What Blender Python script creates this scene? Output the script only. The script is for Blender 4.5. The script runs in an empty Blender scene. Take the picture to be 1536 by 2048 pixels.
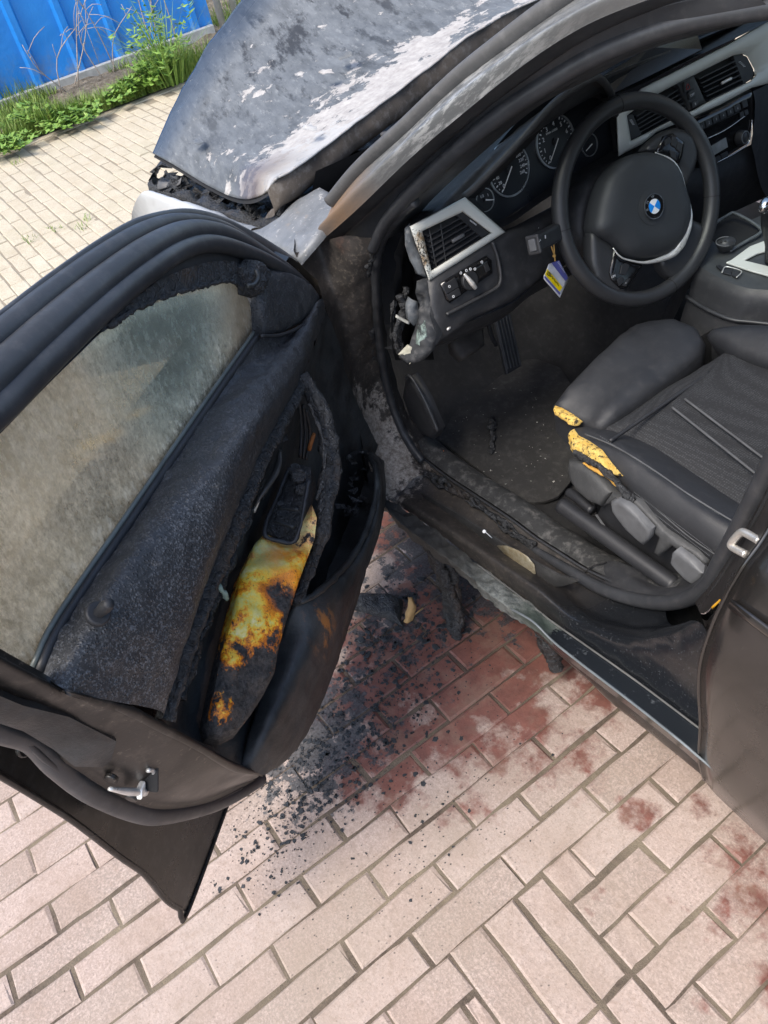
import bpy, bmesh, math, random
import numpy as np
from mathutils import Vector, Matrix, noise, geometry
random.seed(7); RNG = np.random.default_rng(7)
scene = bpy.context.scene
COL = scene.collection
PI = math.pi

# ---------------------------------------------------------------- camera
# world frame: +X = the way the car points, +Y = the driver's side (left), +Z = up, metres, ground at z = 0
EYE = Vector((0.0, 0.0, 1.47))
FPX = 1590.0                                   # focal length in pixels of the 1536 x 2048 photograph
ROT = Matrix(((-0.5735605, -0.5062661, 0.6439899), (-0.8022387, 0.5061327, -0.3166115), (-0.1656546, -0.6982295, -0.6964439)))
cam_d = bpy.data.cameras.new('camera'); cam = bpy.data.objects.new('camera', cam_d); COL.objects.link(cam)
rx, ry, rz = ROT.col[0], -ROT.col[1], -ROT.col[2]
cam.matrix_world = Matrix(((rx.x, ry.x, rz.x, EYE.x), (rx.y, ry.y, rz.y, EYE.y), (rx.z, ry.z, rz.z, EYE.z), (0, 0, 0, 1)))
cam_d.sensor_fit = 'VERTICAL'; cam_d.sensor_height = 36.0; cam_d.sensor_width = 27.0
cam_d.lens = FPX / 2048 * 36.0
cam_d.clip_start = 0.02; cam_d.clip_end = 500
scene.camera = cam

# ---------------------------------------------------------------- light
SUN_EL, SUN_AZ = math.radians(57), math.radians(101)     # azimuth from +X towards +Y: sun stands left of and behind the car
world = bpy.data.worlds.new('World'); scene.world = world; world.use_nodes = True
wn = world.node_tree.nodes; wl = world.node_tree.links
sky = wn.new('ShaderNodeTexSky'); sky.sky_type = 'NISHITA'; sky.sun_disc = False
sky.sun_elevation = SUN_EL; sky.sun_rotation = math.radians(90) - SUN_AZ
sky.air_density = 1.0; sky.dust_density = 3.0; sky.ozone_density = 1.0
wn['Background'].inputs['Strength'].default_value = 0.15
wl.new(sky.outputs[0], wn['Background'].inputs['Color'])
sun_d = bpy.data.lights.new('sun', 'SUN'); sun_d.energy = 1.5; sun_d.angle = math.radians(24); sun_d.color = (1.0, 0.95, 0.87)
sun = bpy.data.objects.new('sun', sun_d); COL.objects.link(sun)
sd = Vector((math.cos(SUN_EL) * math.cos(SUN_AZ), math.cos(SUN_EL) * math.sin(SUN_AZ), math.sin(SUN_EL)))
sun.rotation_euler = sd.to_track_quat('Z', 'Y').to_euler(); sun.location = sd * 30
vs = scene.view_settings; vs.view_transform = 'Standard'; vs.look = 'None'; vs.gamma = 1; vs.use_curve_mapping = False
vs.exposure = 1.14

# ---------------------------------------------------------------- survey: a sighted point of the photograph + one known coordinate -> a place in the world
def _dir(px, py):
    return ROT @ Vector(((px - 768) / FPX, (py - 1024) / FPX, 1.0))
def PX(px, py, x):
    d = _dir(px, py); return EYE + d * ((x - EYE.x) / d.x)
def PY(px, py, y):
    d = _dir(px, py); return EYE + d * ((y - EYE.y) / d.y)
def PZ(px, py, z):
    d = _dir(px, py); return EYE + d * ((z - EYE.z) / d.z)
def PN(px, py, o, n):
    d = _dir(px, py); return EYE + d * ((Vector(o) - EYE).dot(n) / d.dot(n))
DOOR_A = math.radians(48); HINGE = Vector((1.2, -0.56, 0))
DD = Vector((-math.cos(DOOR_A), math.sin(DOOR_A), 0)); DN = Vector((-math.sin(DOOR_A), -math.cos(DOOR_A), 0))   # along the open door, and its inward normal
def PT(px, py, t):
    return PN(px, py, HINGE + DN * t, DN)
def DW(s, t, z):
    return HINGE + DD * s + DN * t + Vector((0, 0, z))

# ---------------------------------------------------------------- objects
def tag(o, label=None, cat=None, group=None, kind=None):
    if label: o['label'] = label
    if cat: o['category'] = cat
    if group: o['group'] = group
    if kind: o['kind'] = kind
    return o
def thing(name, label, cat, loc=(0, 0, 0), group=None):
    o = bpy.data.objects.new(name, None); COL.objects.link(o); o.location = loc; o.empty_display_size = .1
    return tag(o, label, cat, group)
def world_loc(o):
    v = Vector(o.location)
    while o.parent: o = o.parent; v = v + Vector(o.location)
    return v
def link(name, me, mat=None, parent=None, smooth=True, label=None):
    """mesh given in world coordinates -> object under parent (parents are only ever moved, never turned)"""
    o = bpy.data.objects.new(name, me); COL.objects.link(o)
    if mat is not None and not me.materials: me.materials.append(mat)
    if parent is not None:
        o.parent = parent
        if not parent.get('_mesh_origin'):
            o.location = -world_loc(parent)
    if smooth and len(me.polygons): me.polygons.foreach_set('use_smooth', [True] * len(me.polygons))
    if label: o['label'] = label
    return o
def mesh(vs_, fs_):
    me = bpy.data.meshes.new('m'); me.from_pydata([tuple(v) for v in vs_], [], fs_); me.update(); return me
def bevel(o, w, seg=2, ang=35):
    m = o.modifiers.new('bevel', 'BEVEL'); m.width = w; m.segments = seg; m.limit_method = 'ANGLE'; m.angle_limit = math.radians(ang)
    return o
def solid(o, t, off=-1):
    m = o.modifiers.new('solid', 'SOLIDIFY'); m.thickness = t; m.offset = off; return o
def autosmooth(me, ang=40):
    bm = bmesh.new(); bm.from_mesh(me)
    for e in bm.edges:
        if len(e.link_faces) == 2 and e.calc_face_angle(0) > math.radians(ang): e.smooth = False
    bm.to_mesh(me); bm.free()
def V(p): return p if isinstance(p, Vector) else Vector(p)
def cat(pts, n, closed=False):
    """Catmull-Rom through pts, n samples at even arc length"""
    P = [V(p) for p in pts]; m = len(P); out = []
    if m == 2: out = [P[0].lerp(P[1], i / 40) for i in range(41)]
    else:
        for i in range(m if closed else m - 1):
            if closed: a, b, c, d = P[i - 1], P[i], P[(i + 1) % m], P[(i + 2) % m]
            else: a, b, c, d = P[max(i - 1, 0)], P[i], P[i + 1], P[min(i + 2, m - 1)]
            if not closed and i == 0: a = b + (b - c)
            if not closed and i == m - 2: d = c + (c - b)
            for k in range(12):
                t = k / 12
                out.append(.5 * ((2 * b) + (c - a) * t + (2 * a - 5 * b + 4 * c - d) * t * t + (3 * b - a - 3 * c + d) * t ** 3))
        out.append(P[0].copy() if closed else P[-1].copy())
    L = [0]
    for i in range(1, len(out)): L.append(L[-1] + (out[i] - out[i - 1]).length)
    T = L[-1] or 1; res = []; j = 0; N = n if closed else n - 1
    for i in range(n):
        s = T * i / N
        while j < len(L) - 2 and L[j + 1] < s: j += 1
        k = (s - L[j]) / ((L[j + 1] - L[j]) or 1); res.append(out[j].lerp(out[j + 1], min(max(k, 0), 1)))
    return res
def poly(pts, n):
    """straight-sided resample"""
    P = [V(p) for p in pts]; L = [0]
    for i in range(1, len(P)): L.append(L[-1] + (P[i] - P[i - 1]).length)
    res = []; j = 0
    for i in range(n):
        s = L[-1] * i / (n - 1)
        while j < len(L) - 2 and L[j + 1] < s: j += 1
        k = (s - L[j]) / ((L[j + 1] - L[j]) or 1); res.append(P[j].lerp(P[j + 1], min(max(k, 0), 1)))
    return res
def fbm(p, f, oct=3):
    return noise.fractal(p * f, 1.0, 2.0, oct, noise_basis='PERLIN_ORIGINAL')
def roughen(me, amp, freq, oct=3, mask=None):
    me.update(); N = [v.normal.copy() for v in me.vertices]
    for v, n in zip(me.vertices, N):
        a = amp * (mask(v.co) if mask else 1)
        if a: v.co += n * (a * fbm(v.co + Vector((3.1, 7.7, 1.3)), freq, oct))
    me.update()
def loft(name, rows, mat, parent=None, nu=40, nv=0, thick=0, rough=None, sharp=False, closed_u=False, flip=False, straight=False, label=None, closed_v=False):
    """surface through rows of points: nu samples along each row, nv across the rows (0: just the rows)"""
    R = [cat(r, nu, closed_u) for r in rows]
    if nv:
        if straight: cols = [poly([r[i] for r in R], nv) for i in range(nu)]
        else: cols = [cat([r[i] for r in R], nv) for i in range(nu)]
        R = [[cols[i][k] for i in range(nu)] for k in range(nv)]
    m = len(R); vv = [p for r in R for p in r]; ff = []
    for k in range(m if closed_v else m - 1):
        k2 = (k + 1) % m
        for i in range(nu if closed_u else nu - 1):
            j = (i + 1) % nu; f = (k * nu + i, k * nu + j, k2 * nu + j, k2 * nu + i)
            ff.append(f[::-1] if flip else f)
    me = mesh(vv, ff)
    if rough: roughen(me, *rough)
    if sharp: autosmooth(me, sharp if sharp is not True else 40)
    o = link(name, me, mat, parent, label=label)
    if thick: solid(o, thick)
    return o
def tube(name, path, r, mat, parent=None, n=60, seg=10, closed=False, flat=1.0, up=None, rough=None, taper=None, label=None, raw=False):
    """round or flattened bar swept along a path; taper = list of radius factors along it"""
    P = path if raw else cat(path, n, closed); n = len(P); vv = []; ff = []
    u = V(up) if up is not None else None; prev = None
    for i in range(n):
        a = P[(i - 1) % n] if (closed or i > 0) else P[i]; b = P[(i + 1) % n] if (closed or i < n - 1) else P[i]
        t = (b - a).normalized()
        if u is not None: x = (u - t * u.dot(t)).normalized()
        else:
            x = prev - t * prev.dot(t) if prev is not None else t.orthogonal()
            x.normalize(); prev = x
        y = t.cross(x); rr = r
        if taper:
            q = i / (n - 1) * (len(taper) - 1); k = min(int(q), len(taper) - 2); rr = r * (taper[k] + (taper[k + 1] - taper[k]) * (q - k))
        for j in range(seg):
            an = 2 * PI * j / seg; vv.append(P[i] + x * (math.cos(an) * rr * flat) + y * (math.sin(an) * rr))
    for i in range(n if closed else n - 1):
        i2 = (i + 1) % n
        for j in range(seg):
            j2 = (j + 1) % seg; ff.append((i * seg + j, i * seg + j2, i2 * seg + j2, i2 * seg + j))
    if not closed: ff.append(tuple(range(seg))[::-1]); ff.append(tuple((n - 1) * seg + j for j in range(seg)))
    me = mesh(vv, ff)
    if rough: roughen(me, *rough)
    return link(name, me, mat, parent, label=label)
def newell(P):
    n = Vector()
    for i in range(len(P)):
        a, b = P[i], P[(i + 1) % len(P)]; n += Vector(((a.y - b.y) * (a.z + b.z), (a.z - b.z) * (a.x + b.x), (a.x - b.x) * (a.y + b.y)))
    return n.normalized()
def plate(name, pts, thick, mat, parent=None, bev=0, back=None, label=None, smooth=False, seg=2):
    """flat-faced solid: outline of 3-D points, extruded away from the viewer's side (or along back)"""
    P = [V(p) for p in pts]; n = newell(P)
    if back is None:
        c = sum(P, Vector()) / len(P); back = n if n.dot(c - EYE) > 0 else -n
    back = V(back).normalized() * thick; k = len(P)
    vv = P + [p + back for p in P]; ff = [tuple(range(k)), tuple(range(2 * k - 1, k - 1, -1))]
    for i in range(k): j = (i + 1) % k; ff.append((i, i + k, j + k, j))
    me = mesh(vv, ff)
    bm = bmesh.new(); bm.from_mesh(me); bmesh.ops.recalc_face_normals(bm, faces=bm.faces); bm.to_mesh(me); bm.free()
    o = link(name, me, mat, parent, smooth=smooth, label=label)
    if bev: bevel(o, bev, seg)
    return o
def pillow(name, pts, h, r, mat, parent=None, sp=.01, base=.01, rough=None, up=None, extra=None, smooth_pts=0, label=None):
    """cushion-like solid over a (nearly flat) outline: rises h over a rim of width r; base = how far the skirt goes back"""
    P = [V(p) for p in pts]
    if smooth_pts: P = cat(P, smooth_pts, True)
    c = sum(P, Vector()) / len(P); n = newell(P)
    if (up is not None and n.dot(V(up)) < 0) or (up is None and n.dot(EYE - c) < 0): n = -n
    x = (P[1] - P[0]).normalized(); x = (x - n * x.dot(n)).normalized(); y = n.cross(x)
    q = np.array([((p - c).dot(x), (p - c).dot(y)) for p in P]); dz = np.array([(p - c).dot(n) for p in P])
    lo, hi = q.min(0), q.max(0); G = []
    xs = np.arange(lo[0], hi[0], sp); ys = np.arange(lo[1], hi[1], sp * .866)
    A = q; B = np.roll(q, -1, 0)
    for k, yy in enumerate(ys):
        for xx in xs: G.append((xx + (k % 2) * sp / 2, yy))
    G = np.array(G); inside = np.zeros(len(G), bool)
    for (x0, y0), (x1, y1) in zip(A, B):
        cnd = (y0 > G[:, 1]) != (y1 > G[:, 1])
        with np.errstate(divide='ignore', invalid='ignore'): xi = (x1 - x0) * (G[:, 1] - y0) / (y1 - y0) + x0
        inside ^= cnd & (G[:, 0] < xi)
    G = G[inside]
    def dist(Q):
        D = np.full(len(Q), 9.0)
        for a, b in zip(A, B):
            ab = b - a; t = np.clip(((Q - a) @ ab) / (ab @ ab + 1e-12), 0, 1); D = np.minimum(D, np.hypot(*(Q - a - t[:, None] * ab).T))
        return D
    G = G[dist(G) > sp * .45]
    nb = len(q); allp = np.vstack([q, G]); res = geometry.delaunay_2d_cdt([Vector(p) for p in allp], [(i, (i + 1) % nb) for i in range(nb)], [list(range(nb))], 1, 1e-6)
    Q = np.array([tuple(v) for v in res[0]]); D = dist(Q); tt = np.clip(D / max(r, 1e-6), 0, 1); H = h * np.sqrt(np.clip(1 - (1 - tt) ** 2, 0, 1))
    # carry the outline's own out-of-plane shape inwards (inverse-distance weights)
    w = 1 / (((Q[:, None, :] - q[None]) ** 2).sum(2) + 1e-6) ** 1.5; Z = (w * dz).sum(1) / w.sum(1)
    vv = [c + x * a + y * b + n * (z + hh + (extra(a, b) if extra else 0)) for (a, b), z, hh in zip(Q, Z, H)]
    ff = [tuple(f) for f in res[2]]
    # wind towards n
    out = []
    for f in ff:
        a, b, d = (Q[i] for i in f[:3]); out.append(f if (b[0] - a[0]) * (d[1] - a[1]) - (b[1] - a[1]) * (d[0] - a[0]) > 0 else f[::-1])
    if base:
        edges = {}
        for f in out:
            for i in range(len(f)): edges[(f[i], f[(i + 1) % len(f)])] = 1
        bd = [e for e in edges if (e[1], e[0]) not in edges]; mp = {}
        for a, b in bd:
            for k in (a, b):
                if k not in mp: mp[k] = len(vv); vv.append(vv[k] - n * base)
            out.append((b, a, mp[a], mp[b]))
    me = mesh(vv, out)
    if rough: roughen(me, *rough)
    if base: autosmooth(me, 60)
    return link(name, me, mat, parent, label=label)
def box(name, c, ax, size, mat, parent=None, bev=0, label=None, seg=2):
    """box centred on c with axes ax (three vectors) and full size"""
    c = V(c); a = [V(v).normalized() for v in ax]; vv = []
    for i in (-.5, .5):
        for j in (-.5, .5):
            for k in (-.5, .5): vv.append(c + a[0] * (i * size[0]) + a[1] * (j * size[1]) + a[2] * (k * size[2]))
    ff = [(0, 1, 3, 2), (4, 6, 7, 5), (0, 4, 5, 1), (2, 3, 7, 6), (0, 2, 6, 4), (1, 5, 7, 3)]
    me = mesh(vv, ff); bm = bmesh.new(); bm.from_mesh(me); bmesh.ops.recalc_face_normals(bm, faces=bm.faces); bm.to_mesh(me); bm.free()
    o = link(name, me, mat, parent, smooth=False, label=label)
    if bev: bevel(o, bev, seg)
    return o
def disc(name, c, n, x, rad, thick, mat, parent=None, seg=32, inner=0, sy=1.0, bev=0):
    """disc or ring facing n; x = its reference direction"""
    c = V(c); n = V(n).normalized(); x = V(x); x = (x - n * x.dot(n)).normalized(); y = n.cross(x); vv = []; ff = []
    ring = lambda rr, d: [c + n * d + x * (math.cos(2 * PI * i / seg) * rr) + y * (math.sin(2 * PI * i / seg) * rr * sy) for i in range(seg)]
    if inner:
        vv = ring(rad, 0) + ring(inner, 0) + ring(inner, -thick) + ring(rad, -thick)
        for k in range(4):
            for i in range(seg): j = (i + 1) % seg; a, b = k * seg, (k + 1) % 4 * seg; ff.append((a + i, a + j, b + j, b + i))
    else:
        vv = ring(rad, 0) + ring(rad, -thick); ff = [tuple(range(seg)), tuple(range(2 * seg - 1, seg - 1, -1))]
        for i in range(seg): j = (i + 1) % seg; ff.append((i, i + seg, j + seg, j))
    me = mesh(vv, ff); bm = bmesh.new(); bm.from_mesh(me); bmesh.ops.recalc_face_normals(bm, faces=bm.faces); bm.to_mesh(me); bm.free(); autosmooth(me, 40)
    o = link(name, me, mat, parent)
    if bev: bevel(o, bev)
    return o
def join_tris(tris):
    """list of polygons (each a list of points) -> one mesh"""
    vv = []; ff = []
    for t in tris: ff.append(tuple(range(len(vv), len(vv) + len(t)))); vv += t
    return mesh(vv, ff)
def text(name, body, c, xdir, ydir, size, mat, parent=None, thick=.0006):
    """flat lettering standing just proud of a surface"""
    cu = bpy.data.curves.new('t', 'FONT'); cu.body = body; cu.size = size; cu.align_x = 'CENTER'; cu.align_y = 'CENTER'; cu.extrude = thick / 2; cu.resolution_u = 2
    tmp = bpy.data.objects.new('t', cu); COL.objects.link(tmp); dg = bpy.context.evaluated_depsgraph_get(); dg.update()
    me = bpy.data.meshes.new_from_object(tmp.evaluated_get(dg)); bpy.data.objects.remove(tmp)
    x = V(xdir).normalized(); y = V(ydir); y = (y - x * y.dot(x)).normalized(); z = x.cross(y)
    for v in me.vertices: v.co = V(c) + x * v.co.x + y * v.co.y + z * v.co.z
    me.materials.clear(); me.update()
    return link(name, me, mat, parent, smooth=False)

# ---------------------------------------------------------------- materials
class Mat:
    def __init__(s, name):
        s.m = bpy.data.materials.new(name); s.m.use_nodes = True; s.t = s.m.node_tree; s.b = s.t.nodes['Principled BSDF']; s.pos = None
    def n(s, t, **k):
        x = s.t.nodes.new(t)
        for a, b in k.items(): setattr(x, a, b)
        return x
    def put(s, sock, v):
        if hasattr(v, 'is_output') or isinstance(v, bpy.types.NodeSocket): s.t.links.new(v, sock)
        elif isinstance(v, (tuple, list)) and len(v) == 3 and sock.type == 'RGBA': sock.default_value = (*v, 1)
        else: sock.default_value = v
    def P(s):
        if not s.pos: s.pos = s.n('ShaderNodeNewGeometry').outputs['Position']
        return s.pos
    def rand(s): return s.n('ShaderNodeObjectInfo').outputs['Random']
    def scale(s, v, vec=None):
        x = s.n('ShaderNodeVectorMath', operation='MULTIPLY'); s.put(x.inputs[0], vec or s.P()); x.inputs[1].default_value = v; return x.outputs[0]
    def along(s, d, k, vec=None):
        """stretch: compress the pattern's frequency along unit direction d by factor k"""
        d = V(d).normalized(); dp = s.n('ShaderNodeVectorMath', operation='DOT_PRODUCT'); s.put(dp.inputs[0], vec or s.P()); dp.inputs[1].default_value = d
        sc = s.n('ShaderNodeVectorMath', operation='SCALE'); sc.inputs[0].default_value = d * (k - 1); s.put(sc.inputs[3], dp.outputs['Value'])
        ad = s.n('ShaderNodeVectorMath', operation='ADD'); s.put(ad.inputs[0], vec or s.P()); s.put(ad.inputs[1], sc.outputs[0]); return ad.outputs[0]
    def noise(s, sc, det=4, rough=.55, vec=None, dist=0, off=None):
        x = s.n('ShaderNodeTexNoise'); x.inputs['Scale'].default_value = sc; x.inputs['Detail'].default_value = det; x.inputs['Roughness'].default_value = rough; x.inputs['Distortion'].default_value = dist
        v = vec or s.P()
        if off is not None:
            a = s.n('ShaderNodeVectorMath', operation='ADD'); s.put(a.inputs[0], v); a.inputs[1].default_value = off; v = a.outputs[0]
        s.put(x.inputs['Vector'], v); return x.outputs['Fac']
    def vor(s, sc, feature='F1', vec=None, out='Distance', rnd=1):
        x = s.n('ShaderNodeTexVoronoi', feature=feature); x.inputs['Scale'].default_value = sc; x.inputs['Randomness'].default_value = rnd; s.put(x.inputs['Vector'], vec or s.P()); return x.outputs[out]
    def rng(s, v, a, b, c=0, d=1, smooth=False):
        x = s.n('ShaderNodeMapRange'); x.interpolation_type = 'SMOOTHSTEP' if smooth else 'LINEAR'
        s.put(x.inputs[0], v); x.inputs[1].default_value = a; x.inputs[2].default_value = b; x.inputs[3].default_value = c; x.inputs[4].default_value = d; return x.outputs[0]
    def ma(s, op, a, b=0, clamp=False):
        x = s.n('ShaderNodeMath', operation=op, use_clamp=clamp); s.put(x.inputs[0], a); s.put(x.inputs[1], b); return x.outputs[0]
    def mix(s, f, a, b, mode='MIX'):
        x = s.n('ShaderNodeMix', data_type='RGBA', blend_type=mode); s.put(x.inputs[0], f); s.put(x.inputs[6], a); s.put(x.inputs[7], b); return x.outputs[2]
    def ramp(s, f, stops):
        x = s.n('ShaderNodeValToRGB'); s.put(x.inputs[0], f); e = x.color_ramp.elements
        while len(e) < len(stops): e.new(.5)
        for q, (p, c) in zip(e, stops): q.position = p; q.color = (*c, 1) if len(c) == 3 else c
        return x.outputs[0]
    def near(s, c, r0, r1, vec=None, sq=(1, 1, 1)):
        """1 within r0 of c, 0 beyond r1 (distance squashed by sq)"""
        a = s.n('ShaderNodeVectorMath', operation='SUBTRACT'); s.put(a.inputs[0], vec or s.P()); a.inputs[1].default_value = c
        b = s.n('ShaderNodeVectorMath', operation='MULTIPLY'); s.put(b.inputs[0], a.outputs[0]); b.inputs[1].default_value = sq
        d = s.n('ShaderNodeVectorMath', operation='LENGTH'); s.put(d.inputs[0], b.outputs[0]); return s.rng(d.outputs['Value'], r0, r1, 1, 0)
    def line(s, a, b, r0, r1, vec=None):
        """1 within r0 of the plane through a with direction b (signed distance ramp)"""
        d = s.n('ShaderNodeVectorMath', operation='DOT_PRODUCT'); s.put(d.inputs[0], vec or s.P()); d.inputs[1].default_value = V(b).normalized()
        return s.rng(s.ma('SUBTRACT', d.outputs['Value'], V(a).dot(V(b).normalized())), r0, r1)
    def bump(s, h, st=.3, dist=.002, nrm=None):
        x = s.n('ShaderNodeBump'); s.put(x.inputs['Strength'], st); x.inputs['Distance'].default_value = dist; s.put(x.inputs['Height'], h)
        if nrm is not None: s.put(x.inputs['Normal'], nrm)
        return x.outputs[0]
    def out(s, base=None, rough=None, metal=None, nrm=None, spec=None, coat=None, coatr=None, sheen=None, sub=None):
        for k, v in (('Base Color', base), ('Roughness', rough), ('Metallic', metal), ('Normal', nrm), ('Specular IOR Level', spec), ('Coat Weight', coat), ('Coat Roughness', coatr), ('Sheen Weight', sheen), ('Subsurface Weight', sub)):
            if v is not None: s.put(s.b.inputs[k], v)
        return s.m
def simple(name, col, rough=.5, metal=0, grain=0, gs=900, vary=.25, vs_=30, spec=None, dust=0):
    """one-colour material with a fine grain, slight unevenness and optional grey dust"""
    m = Mat(name); v = m.noise(vs_, 5, .6); c = m.mix(m.rng(v, .3, .7, 0, 1), tuple(x * (1 - vary) for x in col), tuple(min(1, x * (1 + vary)) for x in col))
    if dust:
        d = m.rng(m.noise(55, 8, .7, off=(5, 1, 2)), .5, .75, 0, dust); c = m.mix(d, c, (.3, .29, .28))
        sp = m.rng(m.vor(160), .0, .1, 1, 0); sp = m.ma('MULTIPLY', sp, m.rng(m.noise(20), .55, .65)); c = m.mix(m.ma('MULTIPLY', sp, min(1, dust * 2.5)), c, (.45, .44, .42))
    r = m.rng(m.noise(14, 6, .65, off=(9, 2, 4)), .3, .7, max(rough - .1, .02), min(rough + .12, 1))
    nr = m.bump(m.noise(gs, 2), grain, .0006) if grain else None
    return m.out(c, r, metal, nr, spec)

# ================================================================ GROUND
def brick_mat(name, c0, c1, c2, wet):
    m = Mat(name); r = m.rand()
    base = m.ramp(r, [(0, c0), (.5, c1), (1, c2)])
    g = m.noise(210, 4, .75); base = m.mix(m.rng(g, .44, .62, 0, .75), base, tuple(min(1, x * 1.45) for x in c1)); base = m.mix(m.rng(m.noise(240, 3, .75, off=(3, 1, 0)), .54, .66, 0, .6), base, tuple(x * .5 for x in c1)); base = m.mix(m.rng(m.noise(70, 6, .7, off=(9, 1, 0)), .5, .66, 0, .45), base, (c1[0] * .70, c1[1] * .66, c1[2] * .6))
    sp = m.vor(120); base = m.mix(m.rng(sp, .0, .16, .5, 0), base, (.30, .24, .2))
    blot = m.noise(9, 5, .6); base = m.mix(m.rng(blot, .42, .72, 0, .5), base, (c1[0] * .78, c1[1] * .72, c1[2] * .64)); base = m.mix(m.rng(m.noise(2.2, 4, .6, off=(6, 6, 0)), .5, .68, 0, .4), base, (c1[0] * .85, c1[1] * .9, c1[2] * .82))
    rough = .88; h = m.ma('ADD', m.ma('MULTIPLY', m.noise(300, 3, .7), .6), m.noise(60, 4))
    if wet:
        # red, still damp area under the burnt sill, and red smears where grit was rubbed off
        w1 = m.near(PZ(890, 1320, 0), .04, .44, sq=(1.0, .95, 1))
        w2 = m.near(PZ(1000, 1230, 0), .06, .42, sq=(1, 1, 1)); w = m.ma('MAXIMUM', w1, w2); wr = 0.0
        for px, py, r0, k0 in ((1525, 1745, .10, .8), (1440, 1800, .07, .6), (1475, 1775, .06, .7), (1285, 1610, .036, .62), (1400, 1620, .045, .42), (1185, 1830, .035, .3), (1440, 2010, .03, .3), (760, 1060, .2, .8), (1205, 1370, .07, .65), (1540, 1960, .05, .5)):
            q = m.near(PZ(px, py, 0), 0, r0 * 1.35, sq=(1, .8, 1)); wr = m.ma('MAXIMUM', wr, q); w = m.ma('MAXIMUM', w, m.ma('MULTIPLY', q, k0))
        w = m.ma('ADD', w, m.rng(m.noise(7, 8, .68, off=(4, 4, 0)), .3, .7, -.6, .6))
        w = m.rng(w, .26, .56, 0, 1)
        w = m.ma('MULTIPLY', w, m.rng(m.ma('MAXIMUM', m.ma('MAXIMUM', w1, w2), wr), 0, .14))
        red = m.mix(m.rng(m.noise(30, 7, .7), .35, .68), (.115, .040, .030), (.205, .074, .054))
        red = m.mix(m.rng(m.noise(11, 8, .7, off=(8, 1, 0)), .5, .66, 0, .6), red, (.22, .15, .11))
        base = m.mix(m.ma('MULTIPLY', w, .92), base, red)
        # soot, ground in and washed out over the bricks
        s1 = m.near(PZ(620, 1470, 0), .03, .26, sq=(1, 1, 1)); s2 = m.ma('MULTIPLY', m.near(PZ(760, 1230, 0), .02, .36), .66); s3 = m.near(PZ(1010, 1040, 0), .2, .45)
        s = m.ma('MAXIMUM', m.ma('MAXIMUM', s1, s2), s3)
        s = m.ma('ADD', s, m.rng(m.noise(26, 9, .74, off=(1, 7, 0)), .3, .7, -.62, .62)); s = m.rng(s, .5, .62, 0, .88)
        base = m.mix(s, base, m.mix(m.rng(m.noise(200, 4, .7), .35, .65), (.018, .020, .022), (.085, .092, .098)))
        # fine spatter
        fs = m.near(PZ(700, 1520, 0), .05, .75); sv = m.vor(85, vec=m.along((.35, 1, 0), .75)); sn = m.noise(6, 3, off=(2, 2, 0))
        f = m.ma('MULTIPLY', m.rng(sv, .06, .16, 1, 0), m.rng(m.ma('ADD', m.ma('MULTIPLY', fs, .55), m.ma('MULTIPLY', sn, .6)), .5, .64))
        base = m.mix(f, base, (.02, .021, .023))
        sv2 = m.vor(34); f2 = m.ma('MULTIPLY', m.rng(sv2, .03, .07, 1, 0), m.rng(m.noise(5, 2, off=(7, 0, 0)), .56, .6)); base = m.mix(f2, base, (.06, .045, .04))
        rough = m.ma('SUBTRACT', .88, m.ma('MULTIPLY', w, .42))
    return m.out(base, rough, 0, m.bump(h, .55, .0016))
M_PINK = brick_mat('pink_brick', (.29, .235, .20), (.36, .282, .243), (.41, .335, .295), True)
M_CREAM = brick_mat('cream_brick', (.43, .38, .285), (.455, .405, .31), (.48, .435, .34), False)
m = Mat('joint_sand'); g = m.noise(160, 6, .75)
c = m.mix(m.rng(m.noise(5, 4, .6), .4, .62), (.075, .056, .042), (.24, .20, .14)); c = m.mix(m.rng(g, .4, .7, 0, .7), c, (.19, .145, .11))
c = m.mix(m.ma('MULTIPLY', m.near(PZ(800, 1330, 0), .1, .45), .55), c, (.07, .045, .035))
M_SAND = m.out(c, .95, 0, m.bump(g, .9, .004))
m = Mat('road_sand'); g = m.noise(160, 6, .75); c = m.mix(g, (.20, .165, .12), (.32, .28, .21)); M_SAND2 = m.out(c, .95, 0, m.bump(g, .6, .004))

BL, BW, BH = .206, .068, .05
def brick_mesh(l, w, v, seed):
    """one worn paving brick, top at z = 0: chamfered, slightly domed, chipped"""
    rn = random.Random(seed); ch = .0045; j = lambda a: rn.uniform(-a, a)
    vv = []; a, b = l / 2, w / 2
    def ring(a, b, z, k): return [(sx * a + j(k), sy * b + j(k), z + j(k * .4)) for sx, sy in ((-1, -1), (-.35, -1), (.35, -1), (1, -1), (1, 1), (.35, 1), (-.35, 1), (-1, 1))]
    r0 = ring(a - ch, b - ch, 0, .0022); r1 = ring(a, b, -.0026, .002); r2 = ring(a, b, -BH, 0)
    n = 8; vv = r0 + r1 + r2; ff = [(0, 1, 6, 7), (1, 2, 5, 6), (2, 3, 4, 5)]
    for q in range(2):
        for i in range(n): k = (i + 1) % n; ff.append((q * n + i, (q + 1) * n + i, (q + 1) * n + k, q * n + k)[::-1])
    me = mesh(vv, ff); bm = bmesh.new(); bm.from_mesh(me); bmesh.ops.recalc_face_normals(bm, faces=bm.faces); bm.to_mesh(me); bm.free()
    return me
def view_px(p):
    c = ROT.transposed() @ (V(p) - EYE)
    return None if c.z < .05 else (768 + FPX * c.x / c.z, 1024 + FPX * c.y / c.z, c.z)
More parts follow.
